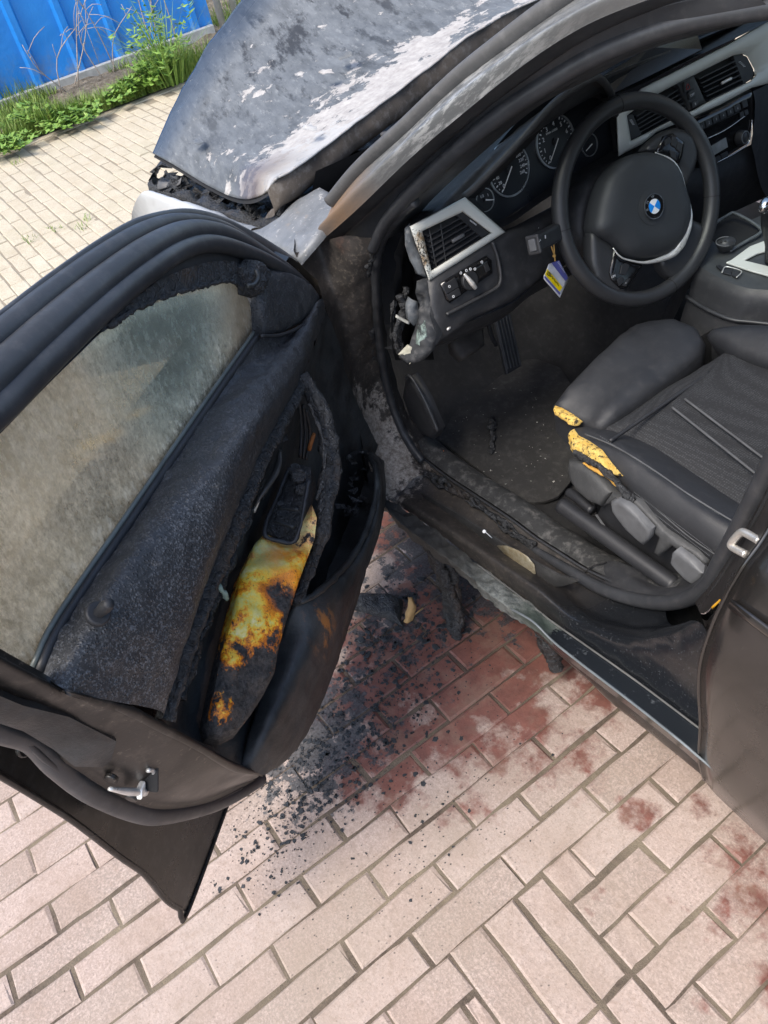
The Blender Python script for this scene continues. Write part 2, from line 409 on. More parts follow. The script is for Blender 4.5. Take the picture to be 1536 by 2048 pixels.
def lay(name, cells, mat, parent, limit=300):
    """cells: (x, y, along) per brick; the first 300 by size in view become objects, the rest one part of loose stuff"""
    rated = []
    for (x, y, l, rot) in cells:
        q = view_px((x, y, 0)); vis = q and -60 < q[0] < 1600 and -60 < q[1] < 2110
        rated.append(((0 if vis else 1, q[2] if q else 99), x, y, l, rot))
    rated.sort(key=lambda t: t[0]); protos = {}; rest = []; first = None
    for i, (key, x, y, l, rot) in enumerate(rated):
        kx = (round(l, 3), random.randrange(7))
        if kx not in protos:
            g_ = (.0022, .003, .0036, .0042, .0052, .0066, .0085)[kx[1]]; protos[kx] = brick_mesh(l - g_, BW - g_, 0, int(kx[0] * 7919) + kx[1]); protos[kx].materials.append(mat)
        z = random.uniform(-.0016, .0016); a = rot + random.uniform(-.011, .011); tx, ty = random.uniform(-.010, .010), 0
        M = Matrix.Translation((x + random.uniform(-.0015, .0015), y + random.uniform(-.0015, .0015), z)) @ Matrix.Rotation(a, 4, 'Z') @ Matrix.Rotation(tx, 4, 'X')
        if i < limit and key[0] == 0:
            o = bpy.data.objects.new('brick', protos[kx]); COL.objects.link(o); o.parent = parent; o.matrix_local = M
        else: rest.append((protos[kx], M))
    if rest:
        vv = []; ff = []
        for me, M in rest:
            k = len(vv); vv += [M @ v.co for v in me.vertices]; ff += [tuple(k + i for i in p.vertices) for p in me.polygons]
        tag(link('bricks', mesh(vv, ff), mat, parent, smooth=False), kind='stuff')

XB = 2.05                                                  # where the pink paving stops and the cream road begins (behind the open door)
def sheet(name, x0, x1, y0, y1, z, mat, parent=None):
    return link(name, mesh([(x0, y0, z), (x1, y0, z), (x1, y1, z), (x0, y1, z)], [(0, 1, 2, 3)]), mat, parent, smooth=False)
pav = sheet('pavement', -3.4, XB, -4.2, 2.6, -.0026, M_SAND); tag(pav, 'pink brick pavement with sooty and damp red patches beside the burnt car', kind='structure')
road = sheet('road', XB, 5.62, -6.0, 3.5, -.0022, M_SAND2); tag(road, 'sunlit cream brick road between the car and the grass verge', kind='structure')
cells = []
for v in range(-15, 60):
    y0 = -(v % 2) * BL / 2; x = .967 - BW * v
    if x > XB - .04: continue
    xm = x - BW / 2
    for u in range(-9, 19):
        ua, ub = u + (v % 2) * 0 , u + 1
        # measured bond: joints at whole u in odd rows below row 4, halves in even ones
        off = .5 if v % 2 == 0 else 0.0
        ua, ub = u + off - .5, u + off + .5
        if 8 <= v <= 13:                                   # a block of bricks turned the other way
            if ub > .66 and ua < 1.69:
                if ua < .62: ub = .66
                elif ub > 1.75: ua = 1.69
                else: continue
            if ub - ua < .12: continue
        cells.append((xm, -(ua + ub) / 2 * BL, (ub - ua) * BL, PI / 2))
for k in range(3):
    for q in range(2):
        cells.append((.967 - BW * (9.5 + 3 * q), -(.66 + .172 + .343 * k) * BL, BL, 0))
lay('brick', cells, M_PINK, pav)
cells = []
for r in range(-34, 75):
    y = .9 - BW * r
    for k in range(0, 19):
        x = XB + .103 + BL * k + (r % 2) * BL / 2
        if x < 5.52: cells.append((x, y - (x - 4.2) * -.05 * 0, BL, 0))
lay('brick', cells, M_CREAM, road)
box('kerb', (5.585, -1.2, -.03), ((1, 0, 0), (0, 1, 0), (0, 0, 1)), (.07, 9.4, .07), M_CREAM, road, .004)

# ================================================================ VERGE, FENCE, WEEDS
m = Mat('soil'); g = m.noise(18, 8, .7); c = m.mix(m.rng(g, .35, .65), (.07, .055, .035), (.28, .24, .18)); c = m.mix(m.rng(m.vor(60), 0, .3, .5, 0), c, (.55, .5, .42))
M_SOIL = m.out(c, .95, 0, m.bump(m.noise(60, 6, .7), 1, .02))
vv = []; ff = []; nx, ny = 50, 160
for i in range(nx + 1):
    for j in range(ny + 1):
        x = 5.62 + 2.0 * i / nx; y = -6 + 9.5 * j / ny
        vv.append((x, y, -.012 + min(1, (x - 5.62) / .15) * (.045 + .03 * fbm(Vector((x, y, 0)), 2.2) + .02 * fbm(Vector((x, y, 5)), 9))))
for i in range(nx):
    for j in range(ny): k = i * (ny + 1) + j; ff.append((k, k + ny + 1, k + ny + 2, k + 1))
verge = link('soil', mesh(vv, ff), M_SOIL); tag(verge, 'stony soil of the narrow verge under the weeds at the fence', kind='structure')
land = sheet('ground', -90, 90, -90, 90, -.06, simple('far_ground', (.16, .15, .12), .95)); tag(land, 'bare ground reaching away beyond the fence and the pavement', kind='structure')

def leaf_mat(name, a, b, c):
    m = Mat(name); v = m.noise(35, 3); x = m.ramp(v, [(.25, a), (.5, b), (.75, c)])
    m.put(m.b.inputs['Subsurface Weight'], 0.0); return m.out(x, .55)
M_GRASS = leaf_mat('grass_blade', (.07, .14, .02), (.15, .24, .035), (.27, .30, .08))
M_WEED = leaf_mat('weed_leaf', (.07, .16, .022), (.15, .27, .04), (.25, .35, .07))
M_TWIG = simple('dry_twig', (.42, .36, .30), .9)
def blade(p, h, w, az, lean, seg=2):
    d = Vector((math.cos(az), math.sin(az), 0)); s = Vector((-d.y, d.x, 0)) * w / 2; out = []
    pts = [p + Vector((0, 0, h * t)) + d * (lean * t * t) for t in (0, .5, 1)]
    return [[pts[0] - s, pts[0] + s, pts[1] + s * .8, pts[1] - s * .8], [pts[1] - s * .8, pts[1] + s * .8, pts[2]]]
rn = random.Random(3); T = []
for i in range(30000):
    x = 5.62 + 1.1 * rn.random() ** 1.6 if rn.random() < .8 else rn.uniform(5.62, 7.2); y = rn.uniform(-3.6, .3)
    d = fbm(Vector((x, y, 2)), 1.6) + .35 * fbm(Vector((x, y, 8)), 5)
    if x < 5.8: d += .45
    if 5.85 < x < 6.3 and -2.5 < y < -1.45: d -= .5
    if d < -.06: continue
    h = rn.uniform(.03, .10) * (1 + 1.2 * max(0, d)); T += blade(Vector((x - .02, y, .015)), h, rn.uniform(.004, .009), rn.uniform(0, 6.3), rn.uniform(0, .07))
tag(link('grass', join_tris(T), M_GRASS, smooth=False), 'short green grass and clover along the edge of the cream road', 'grass', kind='stuff')

# fence: blue trapezoid sheets on a galvanised bottom rail
m = Mat('blue_sheet'); v = m.noise(2.5, 5, .6); c = m.mix(v, (.01, .20, .62), (.03, .28, .76))
sc = m.rng(m.noise(16, 9, .75, vec=m.along((0, 0, 1), .35)), .66, .72, 0, .75); c = m.mix(sc, c, (.35, .42, .5))
low = m.line((0, 0, .3), (0, 0, -1), -.05, .25); dirt = m.ma('MULTIPLY', low, m.rng(m.noise(12, 8, .7), .45, .68)); c = m.mix(m.ma('MULTIPLY', dirt, .7), c, (.22, .22, .15))
M_BLUE = m.out(c, m.rng(m.noise(9, 4), .3, .7, .32, .5), 0, m.bump(m.noise(5, 4, .6), .5, .02))
M_GALV = simple('galvanised', (.5, .5, .47), .6, .35, .2, 300, .2, 20)
fence = thing('metal_fence', 'bright blue corrugated sheet fence with a grey bottom rail behind the verge', 'fence', (6.46, -1.6, 0))
FX = 6.46
def panel(y0, y1):
    prof = []; y = y0
    while y < y1 - .02:
        for dy, dx in ((0, 0), (.10, 0), (.118, -.028), (.158, -.028), (.176, 0)):
            if y + dy <= y1: prof.append((y + dy, dx))
        y += .31
    prof.append((y1, 0)); zs = [.07, .3, .6, .9, 1.4, 2.0]; vv = []; ff = []
    for z in zs:
        for (y, dx) in prof: vv.append((FX + dx + .012 * fbm(Vector((y * 2.0, z * 2.2, 1)), 1.6) , y, z))
    n = len(prof)
    for k in range(len(zs) - 1):
        for i in range(n - 1): ff.append((k * n + i, (k + 1) * n + i, (k + 1) * n + i + 1, k * n + i + 1))
    o = link('panel', mesh(vv, ff), M_BLUE, fence, smooth=False); solid(o, .004); return o
for y0, y1 in ((-2.72, -1.795), (-1.79, -.865), (-.86, .065), (.07, .995), (-4.0, -3.0), (-4.93, -4.005)):
    panel(y0, y1)
box('bottom_rail', (FX - .04, -.85, .045), ((1, 0, 0), (0, 1, 0), (0, 0, 1)), (.05, 3.7, .085), M_GALV, fence, .004)
box('bottom_rail', (FX - .04, -4.0, .045), ((1, 0, 0), (0, 1, 0), (0, 0, 1)), (.05, 1.95, .085), M_GALV, fence, .004)
for k, (px, py) in enumerate(((434, 62), (462, 52))):
    b = PZ(px, py, .0); b.x = FX - .02
    t = thing('fence_post', ['grey galvanised fence post at the gap in the blue fence, nearer the weeds', 'grey galvanised fence post at the gap in the blue fence, nearer the bonnet'][k], 'fence post', b, 'galvanised posts at the fence gap')
    tube('post_tube', [b, b + Vector((0, 0, 2.1))], .026, M_GALV, t, n=4, seg=12)
    tube('post_cap', [b + Vector((0, 0, 2.1)), b + Vector((0, 0, 2.13))], .03, M_GALV, t, n=3, seg=12)
    disc('base_plate', b + Vector((0, 0, .03)), (0, 0, 1), (1, 0, 0), .06, .03, M_GALV, t, 12)

def leaf(p, d, l, w, n):
    d = V(d).normalized(); s = d.cross(V(n)).normalized() * w / 2; q = V(n).normalized() * l * .12
    return [[p, p + d * l * .4 + s - q, p + d * l + q * -1, p + d * l * .4 - s - q]]
def weed(name, label, cat_, base, h, spread, n, lw, ll, seed, grassy=False, mat=M_WEED):
    rn = random.Random(seed); t = thing(name, label, cat_, base); T = []
    for i in range(n):
        az = rn.uniform(0, 6.3); r = spread * rn.random() ** .7; hh = h * rn.uniform(.45, 1) * (1 - .35 * r / spread)
        foot = Vector(base) + Vector((math.cos(az), math.sin(az), 0)) * r * .35; top = Vector(base) + Vector((math.cos(az) * r, math.sin(az) * r, hh))
        st = cat([foot, foot.lerp(top, .5) + Vector((0, 0, hh * .15)), top], 5)
        if grassy and rn.random() < .65:
            T += blade(foot, hh, lw * .35, az, r * 1.1); continue
        tube('stem', st, .0022, M_WEED, t, seg=4, raw=True) if i < 26 else None
        for k in range(rn.randint(5, 9)):
            f = rn.uniform(.25, 1); p = st[0].lerp(st[-1], f) + Vector((0, 0, hh * .15 * (1 - abs(2 * f - 1))))
            a2 = rn.uniform(0, 6.3); d = Vector((math.cos(a2), math.sin(a2), rn.uniform(-.1, .8)))
            T += leaf(p, d, ll * rn.uniform(.6, 1.3), lw * rn.uniform(.6, 1.3), (rn.uniform(-.4, .4), rn.uniform(-.4, .4), 1))
    link('foliage', join_tris(T), mat, t, smooth=False)
    return t
weed('weed_bush', 'tall bushy green weeds growing against the blue fence', 'weed', PZ(345, 165, .03), .62, .34, 150, .022, .06, 11, True)
weed('weed_bush', 'low round leafy weed spreading in front of the tall weeds', 'weed', PZ(310, 172, .03), .22, .2, 45, .04, .06, 12)
weed('weed_bush', 'bright green clump of weeds on the stony part of the verge', 'weed', PZ(262, 195, .03), .13, .2, 50, .035, .05, 13)
weed('weed_bush', 'dark leafy weed standing by the fence rail left of the stones', 'weed', PZ(75, 255, .03), .16, .2, 45, .03, .05, 14)
weed('weed_bush', 'pale green weed at the road edge at the far left', 'weed', PZ(25, 300, .03), .1, .2, 60, .025, .04, 15)
weed('weed_bush', 'yellow green clover patch at the edge of the road in front of the rail', 'weed', PZ(150, 245, .03), .1, .24, 70, .03, .04, 16)
# dead twigs leaning over the weeds
rn = random.Random(21); base = PZ(300, 150, .03); base.x = FX - .16
tw = thing('dead_shrub', 'bare pale dry shrub branches in front of the blue fence', 'dead shrub', base)
for i in range(11):
    a = base + Vector((rn.uniform(-.1, .1), rn.uniform(-.45, .55), 0)); top = a + Vector((rn.uniform(-.25, .05), rn.uniform(-.3, .35), rn.uniform(.35, .75)))
    P = cat([a, a.lerp(top, .5) + Vector((rn.uniform(-.05, .05), rn.uniform(-.08, .08), .03)), top], 8); tube('branch', P, .0045, M_TWIG, tw, seg=5, raw=True, taper=[1, .45])
    for k in (3, 4, 5, 6):
        e = P[k] + Vector((rn.uniform(-.1, .05), rn.uniform(-.18, .18), rn.uniform(.0, .16))); tube('twig', [P[k], P[k].lerp(e, .5) + Vector((0, 0, .02)), e], .0022, M_TWIG, tw, n=5, seg=4)
# small tufts in the road joints
for i, (px, py) in enumerate(((172, 434), (160, 455), (112, 456), (60, 478), (30, 325))):
    b = PZ(px, py, 0); rn = random.Random(i); T = []
    for k in range(16): T += blade(b + Vector((rn.uniform(-.06, .03), rn.uniform(-.03, .03), -.003)), rn.uniform(.01, .035), .004, rn.uniform(0, 6.3), rn.uniform(.01, .04))
    lab = ['grass tuft in a road joint nearest the open door frame', 'grass tuft in the road joint one row nearer the camera', 'dry grass tuft along a road joint in the middle', 'thin line of grass in the leftmost road joint', 'small grass tuft at the far edge of the road by the verge'][i]
    tag(link('grass_tuft', join_tris(T), M_GRASS, smooth=False), lab, 'grass tuft', 'grass tufts in the road joints')

# ================================================================ CAR MATERIALS
M_RUBBER = simple('rubber', (.032, .034, .038), .42, 0, .12, 700, .25, 12, dust=.10)
M_BLACK = simple('black_plastic', (.020, .021, .024), .5, 0, .25, 1100, .2, 20)
M_DASH = simple('dash_plastic', (.026, .027, .030), .5, 0, .5, 800, .2, 8, dust=.09)
M_GLOSS = simple('gloss_black', (.006, .006, .007), .12)
M_CHROME = simple('chrome', (.6, .6, .6), .18, 1)
M_STEEL = simple('bright_steel', (.72, .71, .68), .32, .55, .15, 300)
M_WHITE = simple('white_mark', (.62, .64, .66), .6)
M_DARK = simple('soot_black', (.009, .009, .010), .8, 0, .6, 120, .4, 10)
M_PANELBACK = simple('painted_black', (.010, .0098, .0095), .3, 0, .05, 300, .3, 8, dust=.10)

m = Mat('charcoal')                                        # plastic burnt to a crust
n1 = m.noise(38, 9, .72); n2 = m.noise(150, 6, .7); v = m.vor(70, 'DISTANCE_TO_EDGE')
c = m.mix(m.rng(n2, .4, .68), (.009, .0095, .011), (.055, .058, .062)); c = m.mix(m.rng(m.noise(260, 3, .7), .60, .72, 0, .55), c, (.26, .27, .28))
c = m.mix(m.ma('MULTIPLY', m.rng(m.noise(9, 6, .7, off=(3, 3, 3)), .56, .72), .55), c, (.11, .075, .05))
h = m.ma('ADD', m.ma('MULTIPLY', n1, 1.4), m.ma('ADD', m.ma('MULTIPLY', n2, .5), m.rng(v, 0, .1, -.25, 0)))
M_CHAR = m.out(c, m.rng(n2, .35, .65, .35, .75), 0, m.bump(h, 1, .006))

m = Mat('blistered_trim')                                  # door trim: heat-pebbled black plastic with bead highlights painted as pale tops
vb = m.vor(260); fade = m.noise(7, 4, .6)
bead = m.rng(vb, .05, .42, 1, 0); big = m.ma('MULTIPLY', bead, m.rng(m.noise(60, 4, .6), .38, .6))
c = m.mix(m.noise(40, 5), (.016, .0175, .020), (.036, .038, .042)); c = m.mix(m.ma('MULTIPLY', m.rng(m.noise(260, 3, .8), .52, .6), m.ma('MULTIPLY', m.rng(fade, .36, .6, .3, 1), m.near(PT(330, 1230, .07), .08, .5))), c, (.115, .121, .132)); c = m.mix(m.ma('MULTIPLY', big, .35), c, (.17, .18, .19))
c = m.mix(m.rng(m.noise(16, 9, .72, off=(1, 5, 2)), .62, .72, 0, .5), c, (.20, .18, .155))
h = m.ma('ADD', bead, m.ma('MULTIPLY', m.noise(30, 6, .7), 1.2))
M_TRIM = m.out(c, m.rng(m.noise(50, 4), .3, .7, .42, .62), 0, m.bump(h, .5, .0022))

m = Mat('sooted_skin')                                     # smooth smoked trim, grey-green smears
c = m.mix(m.rng(m.noise(9, 8, .7, vec=m.along(DN, .4)), .42, .7), (.014, .0155, .017), (.046, .052, .055)); c = m.mix(m.rng(m.noise(30, 8, .7), .6, .75, 0, .4), c, (.085, .085, .08)); ro = m.ma('MULTIPLY', m.near(PT(655, 1262, .11), .0, .045, sq=(1, 1, .6)), m.rng(m.noise(45, 7, .7, vec=m.along((0, 0, 1), .3)), .50, .58)); c = m.mix(ro, c, (.40, .15, .03)); c = m.mix(m.ma('MULTIPLY', m.near(PT(690, 1230, .11), .02, .12), m.rng(m.noise(20, 7, .7), .45, .65, 0, .6)), c, (.09, .055, .035))
M_SMOKE = m.out(c, m.rng(m.noise(20, 6), .3, .7, .35, .6), 0, m.bump(m.noise(180, 5, .7), .45, .002))

m = Mat('scorched_armrest')                                # foam and veneer of the armrest: cream, yellow, orange, then black
def along_arm(px, py, t): return PT(px, py, t)
y1 = m.near(PT(612, 1080, .08), .015, .075); y2 = m.near(PT(545, 1130, .07), .02, .12); y3 = m.near(PT(500, 1210, .06), .015, .09); y4 = m.near(PT(447, 1310, .06), .005, .055); y5 = m.near(PT(430, 1412, .06), .0, .045); y6 = m.near(PT(560, 1235, .08), .0, .05)
w = y2
for q in (y1, y3, y4, y5, y6): w = m.ma('MAXIMUM', w, q)
nb = m.noise(42, 9, .72); w = m.ma('ADD', w, m.rng(nb, .3, .7, -.55, .55)); hole = m.near(PT(560, 1180, .09), .0, .05); w = m.ma('SUBTRACT', w, m.ma('MULTIPLY', hole, m.rng(nb, .4, .6, .1, 1.1)))
msk = m.rng(w, .34, .44); edge = m.rng(w, .45, .95)
col = m.ramp(m.ma('ADD', m.ma('MULTIPLY', m.noise(30, 8, .7, off=(2, 9, 4)), .75), m.ma('MULTIPLY', edge, .34)), [(.36, (.50, .13, .008)), (.47, (.85, .30, .010)), (.56, (.86, .55, .045)), (.66, (.72, .60, .13)), (.8, (.80, .70, .36))])
col = m.mix(m.ma('MULTIPLY', m.near(PT(530, 1105, .05), .0, .05), .6), col, (.16, .30, .22))
col = m.mix(y1, col, (.84, .72, .42)); col = m.mix(m.ma('MULTIPLY', m.near(PT(572, 1120, .08), .005, .055), m.rng(m.noise(25, 7, .7), .38, .56)), col, (.75, .26, .015))
pit = m.rng(m.noise(330, 4, .7), .56, .63); side = m.rng(edge, .2, .7, 1, .1); col = m.mix(m.ma('MULTIPLY', pit, side), col, (.02, .018, .016))
ch = m.mix(m.rng(m.noise(140, 6, .72), .4, .66), (.010, .010, .011), (.075, .07, .066)); ch = m.mix(m.rng(m.noise(22, 7, .7, off=(6, 6, 6)), .55, .7, 0, .6), ch, (.15, .12, .10))
c = m.mix(msk, ch, col); h = m.ma('ADD', m.ma('MULTIPLY', m.noise(45, 9, .75), 1.3), m.ma('MULTIPLY', m.vor(90, 'DISTANCE_TO_EDGE'), .6))
M_ARM = m.out(c, m.mix(msk, (.62, .62, .62), (.42, .42, .42)), 0, m.bump(h, m.rng(msk, 0, 1, .9, .35), .006))

m = Mat('dusty_door_metal')                                # black door shut face with brown fire dust
c = m.mix(m.rng(m.noise(5, 6, .65), .35, .7), (.008, .0077, .0073), (.018, .0163, .0147)); c = m.mix(m.rng(m.noise(16, 9, .75, vec=m.along(DD, .4)), .53, .68, 0, .55), c, (.10, .082, .066)); c = m.mix(m.rng(m.noise(120, 6, .8), .58, .66, 0, .6), c, (.15, .125, .10))
M_SHUT = m.out(c, m.rng(m.noise(15, 6), .3, .7, .28, .5), 0, m.bump(m.noise(250, 3), .12, .001))

# sooty side glass: soot film over clear greenish glass
m = Mat('sooty_glass'); t = m.t; L = t.links
tr = m.n('ShaderNodeBsdfTransparent'); tr.inputs[0].default_value = (.86, .85, .80, 1)
gl = m.n('ShaderNodeBsdfGlossy'); gl.inputs['Roughness'].default_value = .06
df = m.n('ShaderNodeBsdfDiffuse'); tl = m.n('ShaderNodeBsdfTranslucent'); dm = m.n('ShaderNodeMixShader'); dm.inputs[0].default_value = .6
st = m.along(Vector((0, 0, 1)), .55); s1 = m.ma('ADD', m.ma('MULTIPLY', m.noise(20, 9, .8, vec=st), .36), m.ma('MULTIPLY', m.noise(150, 3, .85, vec=m.along(Vector((0, 0, 1)), .6)), .64)); s2 = m.noise(95, 5, .75, vec=st); s3 = m.noise(4.5, 5, .6, off=(3, 8, 1))
clear = m.near(PT(345, 640, 0), .07, .19); belt = m.line(DW(0, 0, .90), (0, 0, -1), -.03, .03); rearw = m.near(PT(60, 1200, 0), .05, .35)
beads = m.ma('MULTIPLY', m.rng(s2, .5, .64), m.rng(m.ma('ADD', belt, m.ma('MULTIPLY', s3, .5)), .25, .9))
cc = m.mix(m.rng(s1, .40, .60), (.40, .345, .255), (.78, .71, .575)); cc = m.mix(m.ma('MULTIPLY', clear, .8), cc, (.50, .63, .60)); cc = m.mix(m.ma('MULTIPLY', beads, .75), cc, (.80, .80, .74))  # teal near the top: sky and mirror reflection painted into the film
front = m.near(PT(500, 630, 0), .02, .11); cc = m.mix(m.ma('MULTIPLY', front, m.rng(s1, .35, .6)), cc, (.20, .17, .13))
m.put(df.inputs[0], cc); m.put(tl.inputs[0], cc); L.new(df.outputs[0], dm.inputs[1]); L.new(tl.outputs[0], dm.inputs[2])
fac = m.ma('ADD', m.rng(s1, .38, .62, .58, .93), m.ma('MULTIPLY', beads, .5)); fac = m.ma('SUBTRACT', fac, m.ma('MULTIPLY', clear, .5), True); fac = m.ma('SUBTRACT', fac, m.ma('MULTIPLY', m.near(PT(210, 930, 0), .02, .13), .28), True)
a = m.n('ShaderNodeMixShader'); m.put(a.inputs[0], fac); L.new(tr.outputs[0], a.inputs[1]); L.new(dm.outputs[0], a.inputs[2])
fr = m.n('ShaderNodeFresnel'); fr.inputs[0].default_value = 1.45; b = m.n('ShaderNodeMixShader'); m.put(b.inputs[0], m.ma('MULTIPLY', fr.outputs[0], m.rng(fac, .4, 1, .8, .15))); L.new(a.outputs[0], b.inputs[1]); L.new(gl.outputs[0], b.inputs[2])
L.new(b.outputs[0], t.nodes['Material Output'].inputs['Surface']); M_GLASS = m.m

# ================================================================ THE CAR
car = thing('burnt_car', 'dark grey saloon car with a burnt bonnet and its scorched front door standing open', 'car', (0.9, -1.45, 0))

# ---------------------------------------------------------------- open driver's door
def T(pts, t=None): return [PT(p[0], p[1], t if t is not None else p[2]) for p in pts]
E_ = [(-90, 1500), (0, 1551), (73, 1595), (146, 1642), (237, 1712), (292, 1752), (335, 1803), (374, 1825)]
skin = T(E_, -.10); tip = skin[-1]
fr0 = DW(.03, -.10, .20); mid0 = PT(461, 1591, -.10)
door = plate('front_door', cat(skin, 24) + [mid0, DW(.35, -.10, .185), fr0, DW(.0, -.10, .5), DW(.02, -.10, .84), DW(.9, -.10, .90)], .012, M_PANELBACK, car, .003, back=-DN)
door['label'] = 'scorched open front door'
tube('hem', cat(skin, 24) + [mid0, DW(.35, -.098, .187)], .0045, M_PANELBACK, door, n=90, seg=8)
for k, (px, py, t) in enumerate(((55, 1495, -.07), (402, 1618, -.085))):
    disc('plug', PT(px, py, t), DN - DD * -.2, DD, .012, .006, M_PANELBACK, door, 16, bev=.002)
A_ = [(-90, 1262), (0, 1318), (80, 1360), (150, 1398), (190, 1430), (245, 1457), (300, 1495), (350, 1525), (410, 1547), (475, 1552), (525, 1547)]
B_ = [(-90, 1375), (0, 1420), (50, 1445), (95, 1475), (125, 1512), (165, 1530), (225, 1568), (280, 1597), (350, 1607), (415, 1597), (500, 1560)]
C_ = [(-90, 1405), (0, 1450), (50, 1466), (78, 1482), (118, 1525), (190, 1580), (275, 1617), (330, 1623), (410, 1607), (465, 1585), (520, 1553)]
rA = T(A_, .042); rB = T(B_, -.012); rC = T(C_, -.03)
mid = [a.lerp(b, .45) + DD * .003 for a, b in zip(cat(rA, 11), cat(rB, 11))]
Rr = T([(-90, 1238, .02), (0, 1297, .02), (85, 1345, .02), (140, 1380, .045), (200, 1396, .052), (262, 1414, .056), (318, 1444, .06), (400, 1488, .06), (468, 1528, .057), (527, 1546, .05)])
Rr2 = [p + DD * .006 + DN * .001 for p in Rr]
back_ = [p - DN * .055 - DD * .03 for p in rC]
loft('shut_face', [Rr, Rr2, rA, mid, rB, rC, back_], M_SHUT, door, nu=90, nv=40)
tube('door_seal', [p + DD * .004 for p in rC], .0135, M_RUBBER, door, n=80, seg=12)
tube('seal_lip', [p + DD * .009 - DN * .004 for p in T([(-90, 1385), (0, 1430), (60, 1460), (112, 1508), (170, 1550), (230, 1585), (285, 1606), (350, 1612), (415, 1601), (490, 1565)], -.018)], .004, M_BLACK, door, n=60, seg=6)
# smoked plate let into the shut face, the latch and its screws
pl = T([(-60, 1335, .02), (60, 1388, .025), (150, 1412, .03), (243, 1462, .035), (232, 1500, .012), (215, 1514, .003), (160, 1512, .0), (120, 1478, .0), (60, 1440, .0), (-60, 1398, .0)])
pillow('shut_plate', [p + DD * .012 for p in pl], .002, .006, M_SMOKE, door, .012, .008, up=DD)
lf = PT(300, 1540, -.012) ; lx = (PT(318, 1520, -.0) - PT(318, 1560, -.0)).normalized()
box('latch_slot', PT(306, 1538, .02) + DD * .006, (DD, DN, lx), (.004, .020, .040), M_DARK, door, .002)
tube('latch_claw', [PT(228, 1557, .004) + DD * .012, PT(262, 1561, .008) + DD * .013, PT(300, 1562, .012) + DD * .014], .0045, M_STEEL, door, n=12, seg=8, taper=[.5, 1, 1.1])
tube('latch_hook', [PT(p[0], p[1], p[2]) + DD * .014 for p in ((300, 1562, .012), (312, 1547, .016), (317, 1521, .024), (306, 1518, .026))], .0028, M_STEEL, door, n=16, seg=8)
box('latch_pin', PT(292, 1556, .012) + DD * .015, (DD, DN, lx), (.012, .009, .012), M_STEEL, door, .002)
for px, py in ((228, 1544), (268, 1583)): disc('screw', PT(px, py, .002) + DD * .010, DD, DN, .008, .006, M_SHUT, door, 12, bev=.0015)

# trim panel
R0 = T([(519, 672), (450, 772), (380, 875), (270, 1038), (130, 1247), (85, 1345)], .012)
R1 = T([(585, 664, .02), (500, 775, .045), (430, 880, .05), (320, 1050, .052), (215, 1220, .052), (145, 1385, .045)])
R2 = T([(640, 598, .035), (606, 700, .058), (562, 782, .07), (512, 850, .078), (478, 908, .082), (460, 965, .084), (438, 1030, .084), (410, 1113, .083), (382, 1200, .08), (352, 1290, .075), (315, 1420, .06)])
R3 = T([(652, 622, .03), (604, 757, .05), (560, 840, .052), (520, 915, .052), (492, 985, .052), (462, 1060, .052), (432, 1130, .052), (398, 1215, .052), (355, 1335, .05), (325, 1440, .045)])
R4 = T([(666, 655, .028), (628, 800, .02), (595, 880, .016), (560, 970, .014), (520, 1050, .014), (485, 1110, .014), (445, 1200, .014), (405, 1310, .016), (365, 1420, .02), (345, 1462, .03)])
R5 = T([(682, 700, .028), (672, 830, .012), (650, 950, .006), (620, 1050, .006), (580, 1160, .01), (540, 1270, .014), (500, 1380, .02), (460, 1460, .028), (420, 1515, .035)])
R6 = T([(700, 772, .028), (700, 905, .012), (690, 1000, .008), (655, 1090, .01), (615, 1180, .014), (575, 1270, .02), (535, 1370, .026), (505, 1450, .034), (478, 1540, .04)])
R7 = T([(755, 890, .03), (740, 960, .01), (728, 1040, .01), (705, 1110, .012), (668, 1190, .016), (628, 1290, .02), (590, 1390, .026), (560, 1460, .034), (522, 1546, .04)])
trim = loft('door_trim', [R0, R1, R2, R3], M_TRIM, door, nu=110, nv=34, rough=(.0025, 55, 3))
loft('trim_recess', [R3, R4, R5, R6, R7], M_SMOKE, door, nu=80, nv=34, rough=(.003, 40, 4))
# rolled rear rim of the trim
rimA = T([(140, 1380, .05), (200, 1398, .052), (262, 1418, .055), (318, 1448, .058), (400, 1492, .058), (468, 1530, .056), (525, 1547, .05)])
tube('trim_rim', [p + DD * .002 - DN * .002 for p in rimA], .006, M_SHUT, door, n=60, seg=10, taper=[.1, 1, 1, 1, 1, .3])
tube('charred_strip', [p + DN * .004 for p in R3[1:]], .0075, M_CHAR, door, n=160, seg=9, flat=1.5, rough=(.0035, 90, 5))
tube('charred_strip', T([(575, 860, .03), (540, 930, .028), (505, 1010, .026), (480, 1080, .024), (440, 1180, .024), (400, 1290, .024), (365, 1400, .026)]), .005, M_CHAR, door, n=90, seg=7, rough=(.006, 70, 4))
tube('trim_clip', T([(436, 1172, .035), (446, 1183, .04), (452, 1197, .035)]), .004, simple('green_ash', (.22, .30, .26), .8, 0, .5, 200), door, n=12, seg=6, rough=(.003, 90, 3))
